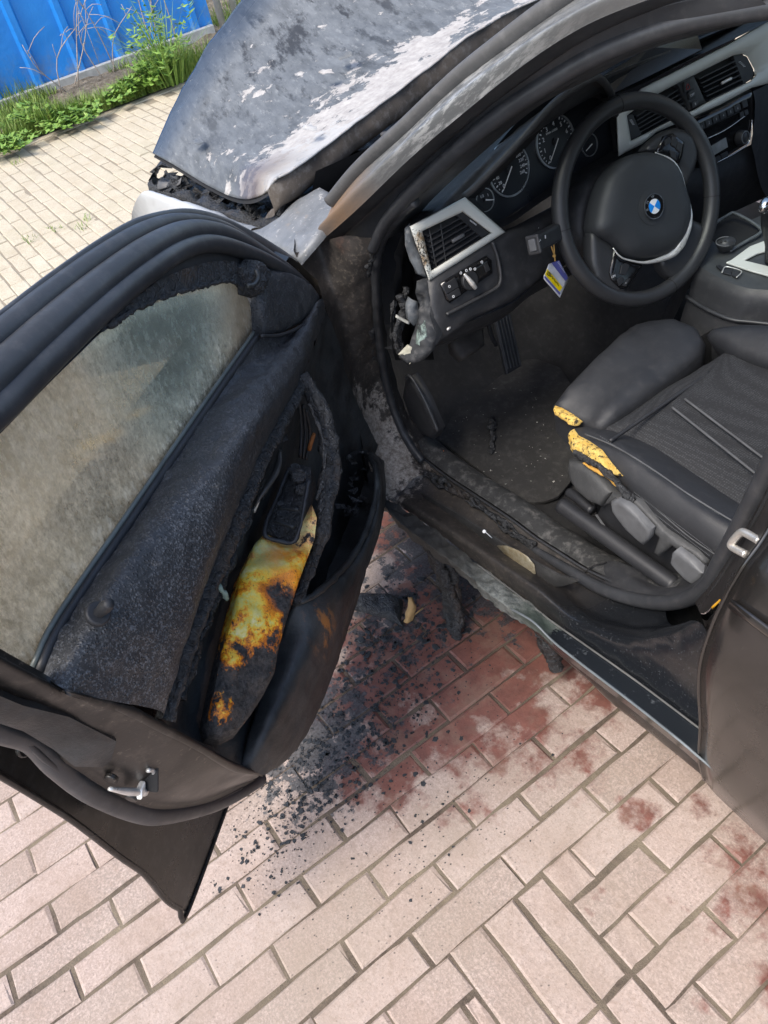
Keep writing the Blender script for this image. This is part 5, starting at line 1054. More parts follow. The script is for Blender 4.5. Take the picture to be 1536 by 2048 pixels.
# burnt end of the dash beside the door opening
def endp(name, pts, mat, h=.006, rgh=.006, sp=.006, lab=None): return pillow(name, [PX(*p) for p in pts], h, .012, mat, P0, sp, .015, rough=(rgh, 55, 4), label=lab)
M_BLUEASH = simple('blue_grey_ash', (.075, .085, .095), .75, 0, .9, 110, .5, 25, dust=.45)
endp('dash_end', [(812, 462, 1.11), (820, 452, 1.11), (830, 475, 1.11), (843, 515, 1.10), (856, 558, 1.09), (832, 552, 1.10), (820, 520, 1.115), (812, 490, 1.12)], M_BLUEASH)
endp('dash_end', [(832, 560, 1.09), (856, 560, 1.08), (866, 610, 1.06), (872, 668, 1.04), (862, 700, 1.03), (840, 722, 1.04), (818, 728, 1.06), (798, 714, 1.08), (815, 695, 1.08), (832, 660, 1.08), (840, 620, 1.085)], M_ENDCAP, .010, .008)
endp('foam_scrap', [(800, 708, 1.075), (815, 690, 1.07), (836, 694, 1.06), (833, 718, 1.05), (820, 726, 1.055), (812, 716, 1.07)], M_ASHW, .006, .006, .005)
m = Mat('teal_ash'); c = m.mix(m.rng(m.noise(60, 9, .75), .42, .6), (.022, .027, .028), (.25, .33, .30)); M_TEAL = m.out(c, .8, 0, m.bump(m.noise(90, 6), .8, .004))
endp('ash_patch', [(836, 652, 1.068), (850, 640, 1.06), (856, 672, 1.045), (842, 696, 1.045), (830, 690, 1.06)], M_TEAL, .005, .006, .005)
loft('dash_cavity', [[PX(800, 470, 1.13), PX(790, 540, 1.13), PX(785, 620, 1.13), PX(785, 720, 1.12)], [PX(830, 470, 1.22), PX(830, 540, 1.22), PX(830, 620, 1.22), PX(830, 720, 1.2)], [PX(866, 470, 1.18), PX(866, 560, 1.16), PX(868, 640, 1.12), PX(866, 720, 1.1)]], M_DARK, P0, nu=30, nv=12, rough=(.012, 20, 3))
for k, pts in enumerate((((800, 590), (808, 620), (796, 650), (792, 690), (806, 706)), ((812, 575), (806, 612), (800, 660), (798, 700)), ((790, 600), (784, 640), (790, 690)))): tube('burnt_wiring', [PX(p[0], p[1], 1.12 + .008 * k) for p in pts], .007 - .001 * k, M_CHAR, P0, n=50, seg=8, rough=(.008, 45, 4))
tube('metal_tab', [PX(792, 632, 1.10), PX(806, 640, 1.095), PX(818, 646, 1.09)], .0042, simple('pale_tab', (.42, .42, .38), .5), P0, n=8, seg=8, flat=.5)
endp('bracket', [(822, 598, 1.10), (834, 604, 1.095), (838, 640, 1.09), (828, 652, 1.09), (818, 640, 1.095), (816, 612, 1.10)], M_BLUEASH, .004, .003)
tube('door_stay_clip', [PX(742, 528, 1.22), PX(732, 534, 1.21)], .004, M_CHAR, P0, n=6, seg=6)
# ---------------------------------------------------------------- steering column and wheel
WC = Vector((.989, -1.16, .75)); WN = Vector((-.907, .097, .41)).normalized(); WX = WN.cross(Vector((0, 0, 1))).normalized() * -1; WY = WN.cross(WX)
if WY.z < 0: WX, WY = -WX, -WY
def PW(px, py, o=0.0): return PN(px, py, WC + WN * o, WN)
def WL(pts, o=0.0): return [PW(p[0], p[1], o if len(p) < 3 else p[2]) for p in pts]
wheel = tube('steering_wheel', [WC + (WX * math.cos(a) + WY * math.sin(a)) * .1765 for a in [2 * PI * k / 120 for k in range(120)]], .0152, M_LEATHER, car, closed=True, raw=True, seg=20, flat=1.0, label='black leather steering wheel')
for px, py in ((1234, 202), (1116, 464), (1420, 394), (1345, 581)):
    p = PW(px, py); r = (p - WC).normalized(); q = WC + r * .1765; tn = WN.cross(r); disc('rim_seam', q + tn * .0008, tn, r, .0156, .0016, M_DARK, wheel, 28)
pad = WL([(1189, 464), (1190, 430), (1196, 402), (1209, 363), (1233, 331), (1266, 309), (1303, 305), (1337, 318), (1355, 338), (1367, 372), (1377, 407), (1377, 440), (1365, 477), (1342, 504), (1315, 516), (1290, 519), (1268, 518), (1248, 510), (1223, 487)], .010)
pillow('airbag_cover', pad, .024, .045, M_PAD, wheel, .006, .03, up=WN, smooth_pts=70)
spk = [('spoke', [(1180, 470), (1189, 464), (1223, 488), (1240, 512), (1290, 522), (1284, 532), (1252, 580), (1246, 600), (1215, 588), (1190, 556), (1180, 520)], 0.0), ('spoke', [(1290, 300), (1330, 262), (1360, 258), (1385, 270), (1395, 310), (1385, 345), (1368, 372), (1352, 338), (1325, 312)], 0.0), ('spoke', [(1360, 478), (1378, 440), (1384, 440), (1408, 455), (1402, 500), (1380, 540), (1350, 560), (1325, 540), (1320, 516), (1345, 505)], -.004)]
for nm, pts, o in spk: pillow(nm, WL(pts, o), .009, .02, M_LEATHER, wheel, .006, .02, up=WN, smooth_pts=50)
tube('spoke_trim', WL([(1226, 496, .014), (1238, 511, .016), (1253, 519, .017), (1290, 525, .017), (1327, 516, .016), (1352, 500, .016), (1372, 462, .016), (1380, 425, .016), (1372, 383, .016), (1360, 343, .015), (1342, 319, .014), (1310, 305, .012)]), .0034, M_STEEL, wheel, n=110, seg=10, taper=[.35, .5, .6, 1.2, 2.0, 2.9, 2.4, 1.0, .5, .5, .5, .3])
bpl = pillow('button_pad', WL([(1228, 500), (1218, 545), (1222, 560), (1241, 578), (1251, 578), (1285, 530), (1262, 524), (1244, 516)], .010), .003, .006, M_GLOSS, wheel, .005, .01, up=WN)
bpr = pillow('button_pad', WL([(1328, 272), (1345, 266), (1369, 284), (1365, 312), (1356, 332), (1338, 314), (1311, 306)], .010), .003, .006, M_GLOSS, wheel, .005, .01, up=WN)
for pts in ([(1244, 530), (1252, 526), (1260, 530), (1252, 550), (1240, 548)], [(1224, 548), (1230, 544), (1232, 562), (1226, 560)], [(1234, 560), (1244, 553), (1250, 560), (1240, 572)], [(1246, 570), (1256, 558), (1262, 556), (1252, 574)], [(1330, 280), (1340, 274), (1344, 284), (1332, 292)], [(1346, 272), (1356, 278), (1352, 296), (1343, 290)], [(1356, 282), (1366, 288), (1362, 306), (1353, 298)], [(1340, 300), (1352, 304), (1354, 322), (1344, 314)]): plate('wheel_button', WL(pts, .0155), .004, M_BLACK, wheel, .001)
for tx, px, py in (('LIM', 1227, 553), ('+', 1252, 566)): text('button_print', tx, PW(px, py, .0165), WX, WY, .006, M_WHITE, wheel, .0003)
# roundel in the middle of the cover
ec = PW(1306.5, 413, .036); pa, pb = PW(1314.3, 399.7, .036), PW(1302.3, 427.3, .036); ex = (pa - pb).normalized(); ey = WN.cross(ex)
disc('emblem_dish', ec - WN * .0012, WN, WX, .033, .003, M_PAD, wheel, 40); disc('emblem', ec + WN * .003, WN, WX, .0215, .006, M_GLOSS, wheel, 48); em = wheel
disc('emblem_rim', ec + WN * .0036, WN, WX, .0226, .003, M_CHROME, em, 56, inner=.0212); disc('emblem_ring', ec + WN * .0036, WN, WX, .0137, .0012, M_CHROME, em, 48, inner=.0131)
Mq = [simple('emblem_blue', (.0, .22, .72), .3), simple('emblem_white', (.75, .76, .78), .3)]
for k in range(4):
    a0 = k * PI / 2; pts = [ec + WN * .0034] + [ec + WN * .0034 + (ex * math.cos(a0 + t * PI / 20) + ey * math.sin(a0 + t * PI / 20)) * .0131 for t in range(11)]
    mid_ = sum(pts, Vector()) / len(pts); q = view_px(mid_); w_ = view_px(ec); wht = (q[1] < w_[1] and q[0] < w_[0] + 1.5) or (q[1] > w_[1] and q[0] > w_[0] - 1.5)
    plate('emblem_quarter', pts, .001, Mq[1] if wht else Mq[0], em)
for tx, px, py in (('W', 1305.4, 392.4), ('M', 1292, 403), ('B', 1292, 421)):
    p = PW(px, py, .0395); r = (p - ec); r = (r - WN * r.dot(WN)).normalized(); text('emblem_letter', tx, ec + WN * .0034 + r * .0172, WN.cross(r) * -1, r, .0072, M_RING, em, .0004)
# column shroud, stalk, ignition key side
loft('column_shroud', [WL([(1200, 470, -.03), (1205, 400, -.03), (1240, 330, -.03), (1310, 300, -.03)]), [p for p in WL([(1170, 480, -.07), (1165, 400, -.07), (1200, 340, -.07), (1300, 300, -.07)])], [p for p in WL([(1120, 500, -.14), (1130, 420, -.14), (1180, 340, -.14), (1290, 280, -.14)])]], M_DASH, wheel, nu=40, nv=20)
pillow('shroud_disc', WL([(1160, 510), (1142, 470), (1142, 420), (1160, 370), (1190, 340), (1230, 330), (1260, 420), (1240, 500), (1200, 540)], -.06), .02, .03, M_DASH, wheel, .008, .05, up=WN, smooth_pts=40)
sa, sb = PX(1068, 489, .985), PX(1118, 462, 1.02); sax = (sb - sa).normalized(); sup = Vector((.3, .1, 1)); sup = (sup - sax * sup.dot(sax)).normalized(); sn = sax.cross(sup)
box('indicator_stalk', (sa + sb) / 2, (sax, sup, sn), ((sb - sa).length, .032, .024), M_BLACK, wheel, .006, seg=3); stalk = wheel
box('stalk_cap', sa - sax * .001, (sax, sup, sn), (.007, .034, .026), M_DASH, stalk, .003); box('stalk_button', sa - sax * .005 , (sax, sup, sn), (.006, .021, .014), M_HANDLE, stalk, .002)
vn = (EYE - sa).normalized()
for px, py, tx in ((1080, 481, '-='), (1091, 474, '//'), (1077, 455, '-')): text('stalk_symbol', tx, PX(px, py, .97), sax, sup, .008, M_WHITE, stalk, .0004)
# hanging key tag (a thing of its own)
M_TAGW = simple('tag_white', (.66, .68, .72), .5); M_TAGB = simple('tag_blue', (.10, .11, .36), .5); M_TAGY = simple('tag_yellow', (.80, .62, .0), .5); M_CORD = simple('tag_cord', (.62, .36, .10), .7)
XT = 1.0
tagt = thing('key_tag', 'small white, blue and yellow paper tag hanging on an orange band left of the wheel', 'key tag', PX(1110, 515, XT))
tq = [(1098, 527), (1118, 520), (1136, 556), (1119, 595), (1087, 556)]
loft('tag_sheet', [[PX(1097, 526, XT), PX(1091, 540, XT), PX(1087, 556, XT)], [PX(1107, 526, XT), PX(1104, 551, XT - .004), PX(1102, 574, XT)], [PX(1119, 521, XT), PX(1122, 562, XT), PX(1118.5, 595, XT)], ][:0] or [[PX(*p, XT) for p in ((1097, 528), (1118, 521))], [PX(*p, XT - .003) for p in ((1091, 545), (1128, 541))], [PX(*p, XT) for p in ((1087, 557), (1136, 556))], [PX(*p, XT - .001) for p in ((1103, 576), (1128, 576))], [PX(*p, XT) for p in ((1118, 594), (1119.5, 595))]], M_TAGW, tagt, nu=8, nv=14, thick=.0006)
def strip(nm, pts, mat): plate(nm, [PX(p[0], p[1], XT - .0055) for p in pts], .0006, mat, tagt)
strip('tag_stripe', [(1103, 526), (1118, 521), (1136, 556), (1131, 562)], M_TAGB); strip('tag_stripe', [(1095, 538), (1090, 549), (1119, 583), (1125, 575)], M_TAGY); strip('tag_stripe', [(1090, 552), (1088.5, 555), (1119, 590), (1121, 586)], M_TAGB)
tx_ = (PX(1128, 543, XT) - PX(1116, 526, XT)).normalized(); ty_ = (PX(1118, 521, XT) - PX(1107, 535, XT)).normalized()
T_ = []
for k in range(9):
    a = PX(*lerp2((1115, 525), (1129, 547), k / 9), XT - .0066); b = a + tx_ * .0016; T_.append([a, b, b + ty_ * .003, a + ty_ * (.0022 + .0010 * (k % 3 == 0))])
link('tag_print', join_tris(T_), M_TAGW, tagt, smooth=False)
tube('tag_script', [PX(p[0], p[1], XT - .0065) for p in ((1097, 543), (1095, 548), (1099, 552), (1102, 548), (1098, 545), (1101, 553), (1104, 553), (1105, 557), (1108, 558), (1110, 563), (1114, 566), (1117, 572))], .0006, M_BLACK, tagt, n=60, seg=5)
tube('tag_band', [PX(1107.5, 480, XT), PX(1108, 495, XT - .002), PX(1109, 510, XT - .003), PX(1110, 522, XT - .004)], .0013, M_CORD, tagt, n=16, seg=6); tube('tag_band', [PX(1101, 487, XT), PX(1105, 500, XT - .003), PX(1109, 511, XT - .003)], .0013, M_CORD, tagt, n=12, seg=6)
disc('tag_knot', PX(1110, 512, XT - .005), (-1, 0, .2), (0, 1, 0), .003, .004, M_CORD, tagt, 12, bev=.001)
# ---------------------------------------------------------------- floor, pedals, mat
loft('floor_carpet', [[Vector(v) for v in ((-.3, -.72, .27), (.5, -.72, .265), (1.0, -.72, .25), (1.25, -.73, .26), (1.5, -.74, .42))], [Vector(v) for v in ((-.3, -.95, .25), (.5, -.95, .225), (1.0, -.95, .22), (1.3, -.95, .25), (1.55, -.95, .45))], [Vector(v) for v in ((-.3, -1.25, .25), (.5, -1.25, .225), (1.0, -1.25, .22), (1.3, -1.25, .26), (1.55, -1.25, .46))], [Vector(v) for v in ((-.3, -1.36, .42), (.5, -1.36, .42), (1.0, -1.36, .42), (1.3, -1.36, .46), (1.55, -1.36, .6))], [Vector(v) for v in ((-.3, -1.65, .42), (.5, -1.65, .42), (1.0, -1.65, .42), (1.3, -1.65, .46), (1.55, -1.65, .6))]], M_CARPET, car, nu=50, nv=40, rough=(.003, 30, 3))
loft('firewall', [[Vector((1.5, y, .40)) for y in (-.72, -1.1, -1.5, -2.2)], [Vector((1.58, y, .62)) for y in (-.72, -1.1, -1.5, -2.2)], [Vector((1.45, y, .86)) for y in (-.74, -1.1, -1.5, -2.2)]], M_DARK, car, nu=20, nv=14)
fm = Z([(822, 765), (900, 735), (985, 720), (1060, 712), (1120, 735), (1150, 780), (1160, 860), (1152, 920), (1140, 965), (1115, 993), (1090, 1003), (1060, 1005), (1025, 996), (985, 960), (930, 918), (880, 880), (850, 840)], .245)
fmt = pillow('floor_mat', fm, .004, .008, M_MAT, None, .02, .006, up=(0, 0, 1), rough=(.0025, 9, 3)); tag(fmt, 'dark grey floor mat strewn with burnt crumbs in the footwell', 'floor mat')
pa_ = thing('', '', '') if False else None
ped = box('accelerator', PX(1012, 676, 1.24), ((PX(1000, 622, 1.26) - PX(1024, 728, 1.20)), Vector((0, -1, 0)), Vector((-1, 0, .6))), (.155, .048, .012), M_BLACK, car, .003)
ax = (PX(1000, 622, 1.26) - PX(1024, 728, 1.20)).normalized(); nn = Vector((-1, 0, .6)); nn = (nn - ax * nn.dot(ax)).normalized()
for k in range(5): box('pedal_rib', PX(1012, 676, 1.24) + ax.cross(nn) * (.009 * (k - 2)) + nn * .007, (ax, ax.cross(nn), nn), (.14, .004, .004), M_RUBBER, ped, .001)
pillow('brake_pedal', [PX(903, 684, 1.16), PX(966, 650, 1.16), PX(969, 690, 1.14), (PX(950, 706, 1.13)), PX(926, 720, 1.13), PX(908, 704, 1.15)], .006, .012, simple('brake_rubber', (.03, .026, .023), .7, 0, .4, 300), car, .008, .02)
tube('pedal_arm', [PX(975, 640, 1.2), PX(982, 670, 1.2), PX(992, 690, 1.2)], .005, M_BLACK, car, n=10, seg=8)
pillow('kick_panel', Y([(806, 792), (812, 756), (822, 752), (850, 800), (876, 860), (868, 878), (846, 868), (820, 830)], -.735), .006, .014, M_BLACK, car, .008, .02); tube('kick_edge', Y([(812, 756), (822, 754), (850, 802), (876, 862)], -.725), .0035, M_RUBBER, car, n=30, seg=8)
loft('inner_sill_trim', [[p + Vector((0, -.004, .004)) for p in q0], [p + Vector((0, -.03, .012)) for p in q0], [p + Vector((0, -.06, -.0)) for p in q0], [p + Vector((0, -.075, -.05)) for p in q0]], simple('ash_grained_trim', (.022, .023, .024), .8, 0, 1.0, 260, .4, 30, dust=.35), car, nu=100, nv=16, rough=(.0015, 60, 4))
# ---------------------------------------------------------------- seat
seat = pillow('driver_seat', Z([(1195, 868, .50), (1300, 800, .51), (1400, 738, .515), (1460, 700, .53), (1640, 760, .53), (1700, 1000, .50), (1600, 1080, .49), (1480, 1050, .485), (1400, 985, .49), (1300, 915, .495)]), .028, .07, M_MESH, car, .012, .14, up=(.1, 0, 1), label='black driver seat with a burnt front corner')
pillow('thigh_support', Z([(1107, 812, .515), (1135, 775, .53), (1180, 728, .54), (1225, 686, .545), (1262, 656, .545), (1300, 645, .545), (1350, 642, .55), (1395, 660, .55), (1411, 690, .545), (1403, 712, .54), (1350, 755, .535), (1293, 796, .53), (1240, 835, .525), (1200, 861, .515), (1165, 850, .505), (1130, 838, .505)]), .018, .035, M_SEAT, seat, .008, .07, up=(.3, 0, 1))
bol = Z([(1141, 862, .50), (1170, 855, .515), (1215, 868, .53), (1262, 897, .54), (1320, 940, .54), (1380, 985, .54), (1440, 1028, .54), (1520, 1080, .53), (1510, 1160, .48), (1440, 1135, .465), (1395, 1100, .465), (1330, 1053, .47), (1275, 1008, .475), (1225, 960, .48), (1180, 925, .485), (1145, 900, .485)])
pillow('side_bolster', bol, .024, .05, M_SEAT, seat, .007, .08, up=(0, .4, 1), smooth_pts=90)
pillow('inner_bolster', Z([(1412, 672, .55), (1460, 652, .57), (1560, 655, .59), (1700, 700, .60), (1700, 800, .56), (1560, 745, .555), (1470, 715, .545)]), .02, .04, M_SEAT, seat, .01, .1, up=(0, 0, 1), smooth_pts=50)
tube('seam', Z([(1170, 868, .537), (1230, 893, .553), (1300, 935, .562), (1380, 990, .564), (1470, 1045, .562)]), .0015, M_STITCH, seat, n=70, seg=5); tube('seam', Z([(1268, 985, .502), (1320, 1025, .502), (1380, 1075, .50), (1440, 1115, .497)]), .0012, M_STITCH, seat, n=60, seg=5)
for nm, a, b, o in (('stitch', (1200, 872, .55), (1440, 1030, .563), 0), ('stitch', (1262, 992, .497), (1420, 1112, .495), 0), ('stitch', (1268, 984, .505), (1425, 1102, .503), 0)):
    T_ = []
    for k in range(60):
        p = PZ(*lerp2(a, b, k / 60), a[2] + (b[2] - a[2]) * k / 60 + .0022); q = PZ(*lerp2(a, b, (k + .55) / 60), a[2] + (b[2] - a[2]) * k / 60 + .0022); s_ = (q - p).normalized().cross(Vector((0, 0, 1))) * .0009; T_.append([p - s_, p + s_, q + s_, q - s_])
    link(nm, join_tris(T_), M_STITCH, seat, smooth=False)
for a, b in (((1345, 815), (1515, 950)), ((1370, 798), (1545, 930)), ((1220, 882), (1420, 745))): tube('insert_seam', Z([(*a, .543), (*lerp2(a, b, .5), .541), (*b, .535)]), .0022, M_SEAT if a[0] == 1220 else M_STITCH, seat, n=40, seg=6, flat=1.6)
pillow('burnt_foam', Z([(1141, 863, .517), (1148, 872, .52), (1172, 882, .528), (1195, 903, .533), (1215, 925, .53), (1236, 952, .52), (1205, 940, .51), (1170, 922, .503), (1144, 902, .495), (1138, 885, .50)]), .006, .012, M_FOAM, seat, .004, .01, up=(0, .5, 1), rough=(.006, 60, 4), label='bare yellow foam at the burnt corner')
pillow('burnt_foam', Z([(1106, 812, .52), (1120, 820, .525), (1140, 832, .527), (1160, 845, .523), (1150, 852, .515), (1128, 843, .51), (1112, 832, .51)]), .005, .008, M_FOAM, seat, .004, .01, up=(0, .4, 1), rough=(.005, 70, 4))
tube('torn_edge', Z([(1150, 905, .503), (1175, 918, .513), (1200, 935, .519), (1225, 955, .519), (1250, 985, .51), (1265, 1005, .50)]), .0065, M_CHAR, seat, n=60, seg=8, rough=(.004, 60, 4)); tube('foam_slit', Z([(1168, 926, .498), (1188, 938, .503), (1210, 950, .503), (1232, 968, .498), (1248, 982, .49)]), .0045, simple('orange_foam', (.55, .30, .06), .8), seat, n=40, seg=8, rough=(.003, 70, 3), taper=[.4, 1.2, 1, .9, .3])
# plastic side of the seat with its two levers, and the slide rail
pillow('side_shield', Y([(1139, 918, -.775), (1165, 925, -.775), (1195, 948, -.77), (1226, 984, -.765), (1203, 1012, -.755), (1175, 1000, -.755), (1150, 975, -.76), (1136, 945, -.77)]), .008, .015, M_GRAINED, seat, .007, .04)
pillow('lever_housing', Y([(1226, 984), (1278, 1004), (1328, 1068), (1395, 1104), (1425, 1124), (1440, 1160), (1405, 1185), (1350, 1172), (1290, 1150), (1225, 1090), (1190, 1040), (1203, 1012)], -.775), .003, .02, M_BLACK, seat, .01, .06)
pillow('housing_rim', Y([(1226, 984, -.755), (1250, 990, -.755), (1278, 1004, -.755), (1330, 1060, -.755), (1395, 1103, -.755), (1415, 1122, -.755), (1405, 1140, -.75), (1345, 1092, -.748), (1335, 1098, -.748), (1318, 1112, -.745), (1307, 1106, -.745), (1318, 1076, -.75), (1270, 1022, -.752), (1236, 1000, -.752), (1205, 1014, -.75)]), .004, .008, M_GRAINED, seat, .006, .02)
for pts in ([(1222, 1003), (1236, 999), (1262, 1018), (1301, 1060), (1297, 1078), (1287, 1090), (1255, 1062), (1224, 1022)], [(1345, 1106), (1352, 1100), (1380, 1120), (1408, 1147), (1400, 1160), (1386, 1170), (1360, 1150), (1341, 1126)]): pillow('lever', Y(pts, -.735), .003, .004, M_HANDLE, seat, .005, .012)
tube('slide_rail', Y([(1122, 1010, -.745), (1180, 1050, -.745), (1250, 1100, -.745), (1350, 1172, -.745)]), .0155, M_BLACK, seat, n=40, seg=16); tube('rail_bracket', Y([(1138, 985, -.78), (1160, 1000, -.775), (1185, 1022, -.77)]), .010, M_BLACK, seat, n=14, seg=10)
loft('housing_curve', [Y([(1190, 1030, -.752), (1215, 1065, -.75), (1245, 1095, -.748), (1285, 1118, -.747)]), Y([(1194, 1028, -.756), (1219, 1062, -.754), (1248, 1091, -.752), (1287, 1114, -.751)])], M_GRAINED, seat, nu=20, nv=3)
loft('seat_base', [[Vector((.2, -.80, .40)), Vector((.5, -.80, .40)), Vector((.78, -.82, .42))], [Vector((.2, -.80, .26)), Vector((.5, -.80, .26)), Vector((.74, -.82, .26))]], M_DARK, seat, nu=14, nv=6)
loft('seat_base', [[Vector((.80, -.82, .49)), Vector((.84, -1.05, .50)), Vector((.82, -1.28, .52))], [Vector((.74, -.82, .25)), Vector((.76, -1.05, .25)), Vector((.76, -1.28, .25))]], M_DARK, seat, nu=14, nv=6)
loft('backrest', [[Vector((.28, -.82, .50)), Vector((.22, -1.05, .49)), Vector((.28, -1.32, .50))], [Vector((.12, -.80, .75)), Vector((.08, -1.05, .75)), Vector((.12, -1.33, .75))], [Vector((-.05, -.86, 1.02)), Vector((-.10, -1.05, 1.03)), Vector((-.05, -1.28, 1.02))], [Vector((-.18, -.92, 1.06)), Vector((-.22, -1.05, 1.06)), Vector((-.18, -1.22, 1.06))], [Vector((-.05, -.84, .45)), Vector((-.1, -1.05, .45)), Vector((-.05, -1.3, .45))]], M_SEAT, seat, nu=30, nv=40)
# ---------------------------------------------------------------- centre console
CO = Z([(1398, 531, .60), (1440, 500, .61), (1500, 470, .62), (1600, 430, .62)]); CI = Z([(1398, 532, .60), (1440, 556, .60), (1490, 575, .60), (1536, 580, .60), (1640, 590, .60)])
console = loft('centre_console', [CI, [p + Vector((0, .012, -.012)) for p in CI], [p + Vector((-.0, .022, -.05)) for p in CI], [p + Vector((0, .045, -.14)) for p in CI], [p + Vector((0, .05, -.34)) for p in CI]], M_DASH, car, nu=40, nv=30)
loft('console_top', [CI, Z([(1385, 500, .60), (1430, 470, .60), (1490, 445, .60), (1536, 425, .60), (1640, 380, .60)])], simple('console_skin', (.05, .054, .057), .45, 0, .3, 700), console, nu=40, nv=10)
loft('console_front', [Z([(1398, 532, .60), (1385, 500, .60)]), [p + Vector((.10, 0, -.3)) for p in Z([(1398, 532, .60), (1385, 500, .60)])]], M_DASH, console, nu=10, nv=6)
tube('console_rib', [p + Vector((0, .03, -.055)) for p in CI], .004, M_RUBBER, console, n=40, seg=8); tube('console_rib', Z([(1330, 545, .50), (1400, 580, .50), (1470, 620, .50), (1536, 655, .50), (1640, 715, .50)]), .007, M_RUBBER, console, n=40, seg=8)
plate('cup_well', Z([(1430, 448), (1466, 427), (1500, 440), (1521, 460), (1465, 498), (1425, 480)], .602), .004, M_DARK, console)
tube('well_rim', Z([(1428, 460, .61), (1432, 446, .615), (1462, 427, .62), (1470, 427, .62), (1500, 442, .615), (1519, 456, .61), (1520, 466, .61), (1490, 484, .607), (1460, 502, .606)]), .0035, simple('rim_grey', (.09, .10, .105), .3), console, n=60, seg=8)
plate('console_trim', Z([(1463, 519), (1500, 492), (1532, 480), (1545, 490), (1545, 498), (1515, 506), (1488, 520), (1545, 534), (1600, 545), (1600, 556), (1540, 551), (1500, 540), (1452, 524)], .606), .004, M_SATIN, console, .0012)
for pts in ([(1432, 531), (1440, 529), (1447, 534), (1441, 540)], [(1450, 534), (1466, 537), (1462, 549), (1446, 545)], [(1468, 541), (1482, 543), (1474, 555), (1464, 550)]): plate('console_button', Z(pts, .6045), .003, M_BLACK, console, .0008)
tube('button_frame', Z([(1444, 545, .607), (1450, 534, .607), (1466, 536, .607), (1483, 543, .607), (1473, 555, .607)]), .0012, M_STEEL, console, n=30, seg=6)
sh = PZ(1545, 520, .61); tube('gear_lever', [sh, PX(1542, 470, sh.x + .0), PX(1538, 440, sh.x - .01), PX(1534, 416, sh.x - .015)], .013, M_BLACK, console, n=30, seg=16, taper=[1.1, .9, 1.15, 1.1, .8]); tube('lever_cap', [PX(1524, 425, sh.x - .02), PX(1530, 410, sh.x - .02), PX(1544, 404, sh.x - .015)], .011, M_CHROME, console, n=14, seg=14, taper=[.6, 1.1, .9])
pb_ = thing('lighter_plug', 'small dark oval plug standing in the cup well of the console', 'plug', PZ(1450, 500, .605))
k0 = PZ(1452, 498, .606); k1 = PZ(1451, 483, .63); kx = (PZ(1470, 481, .63) - PZ(1432, 483, .63)).normalized(); ka = (k1 - k0).normalized(); tube('plug_body', [k0, k0.lerp(k1, .5), k1], .011, M_RUBBER, pb_, n=8, seg=20, flat=1.7, up=kx, taper=[.75, .9, 1]); tube('plug_rim', [k1 + (kx * math.cos(a) * 1.7 + ka.cross(kx) * math.sin(a)) * .0105 for a in [2 * PI * k / 30 for k in range(30)]], .0012, M_HANDLE, pb_, closed=True, raw=True, seg=6)
for k in (-1, 0, 1): disc('plug_hole', k1 + kx * (.008 * k) + ka * .0012, ka, kx, .0022, .001, M_DARK, pb_, 12)
# passenger side, roof, glass, so that the cabin is closed
roof_r = [[Vector((x, y, 1.37 - .09 * abs((y - YC) / .62) ** 2.4 - (.06 if x > .3 else .0) - .02 * abs(x + .4) ** 2)) for x in (.58, .3, -.2, -.7, -1.3)] for y in (-.86, -1.0, -1.25, -1.5, -1.75, -2.0, -2.14)]
loft('roof', roof_r, M_PAINT, car, nu=30, nv=24, thick=.03)
loft('roof_rail', [[Pl[-1]] + [Vector((.35, -.81, 1.30)), Vector((-.3, -.80, 1.33)), Vector((-1.0, -.80, 1.30))], [Pi[-1]] + [Vector((.35, -.87, 1.28)), Vector((-.3, -.86, 1.30)), Vector((-1.0, -.86, 1.27))]], M_PAINT, car, nu=30, nv=6)
box('far_door', (.2, -2.32, .53), ((1, 0, 0), (0, 1, 0), (0, 0, 1)), (2.6, .08, .66), M_DASH, car, .02); box('rear_bulkhead', (-1.2, -1.5, .6), ((1, 0, 0), (0, 1, 0), (0, 0, 1)), (.1, 1.5, .8), M_SEAT, car, .03)
box('passenger_seat', (.35, -1.9, .42), ((1, 0, 0), (0, 1, 0), (0, 0, 1)), (.62, .5, .2), M_SEAT, car, .05, seg=3); box('passenger_backrest', (-.02, -1.9, .78), ((1, 0, -.35), (0, 1, 0), (.35, 0, 1)), (.14, .48, .62), M_SEAT, car, .05, seg=3)
m = Mat('clear_glass'); t = m.t; tr = m.n('ShaderNodeBsdfTransparent'); tr.inputs[0].default_value = (.72, .80, .78, 1); gl = m.n('ShaderNodeBsdfGlossy'); gl.inputs['Roughness'].default_value = .03; mx = m.n('ShaderNodeMixShader'); fr = m.n('ShaderNodeFresnel'); fr.inputs[0].default_value = 1.45
t.links.new(fr.outputs[0], mx.inputs[0]); t.links.new(tr.outputs[0], mx.inputs[1]); t.links.new(gl.outputs[0], mx.inputs[2]); t.links.new(mx.outputs[0], t.nodes['Material Output'].inputs['Surface']); M_CLEAR = m.m
ws = [[p + Vector((.03, -.01, .01)) for p in cat(Pi, 10)]]; ws += [[Vector((p.x + .10 * (1 - (k - 3) ** 2 / 9.0), p.y + (2 * YC - 2 * p.y) * k / 6, p.z + .0)) for p in ws[0]] for k in range(1, 7)]
loft('windscreen', ws, M_CLEAR, car, nu=24, nv=18)
loft('far_pillar', [[Vector((p.x, 2 * YC - p.y, p.z)) for p in Pl], [Vector((p.x, 2 * YC - p.y, p.z)) for p in Pi]], M_PAINT, car, nu=20, nv=4)
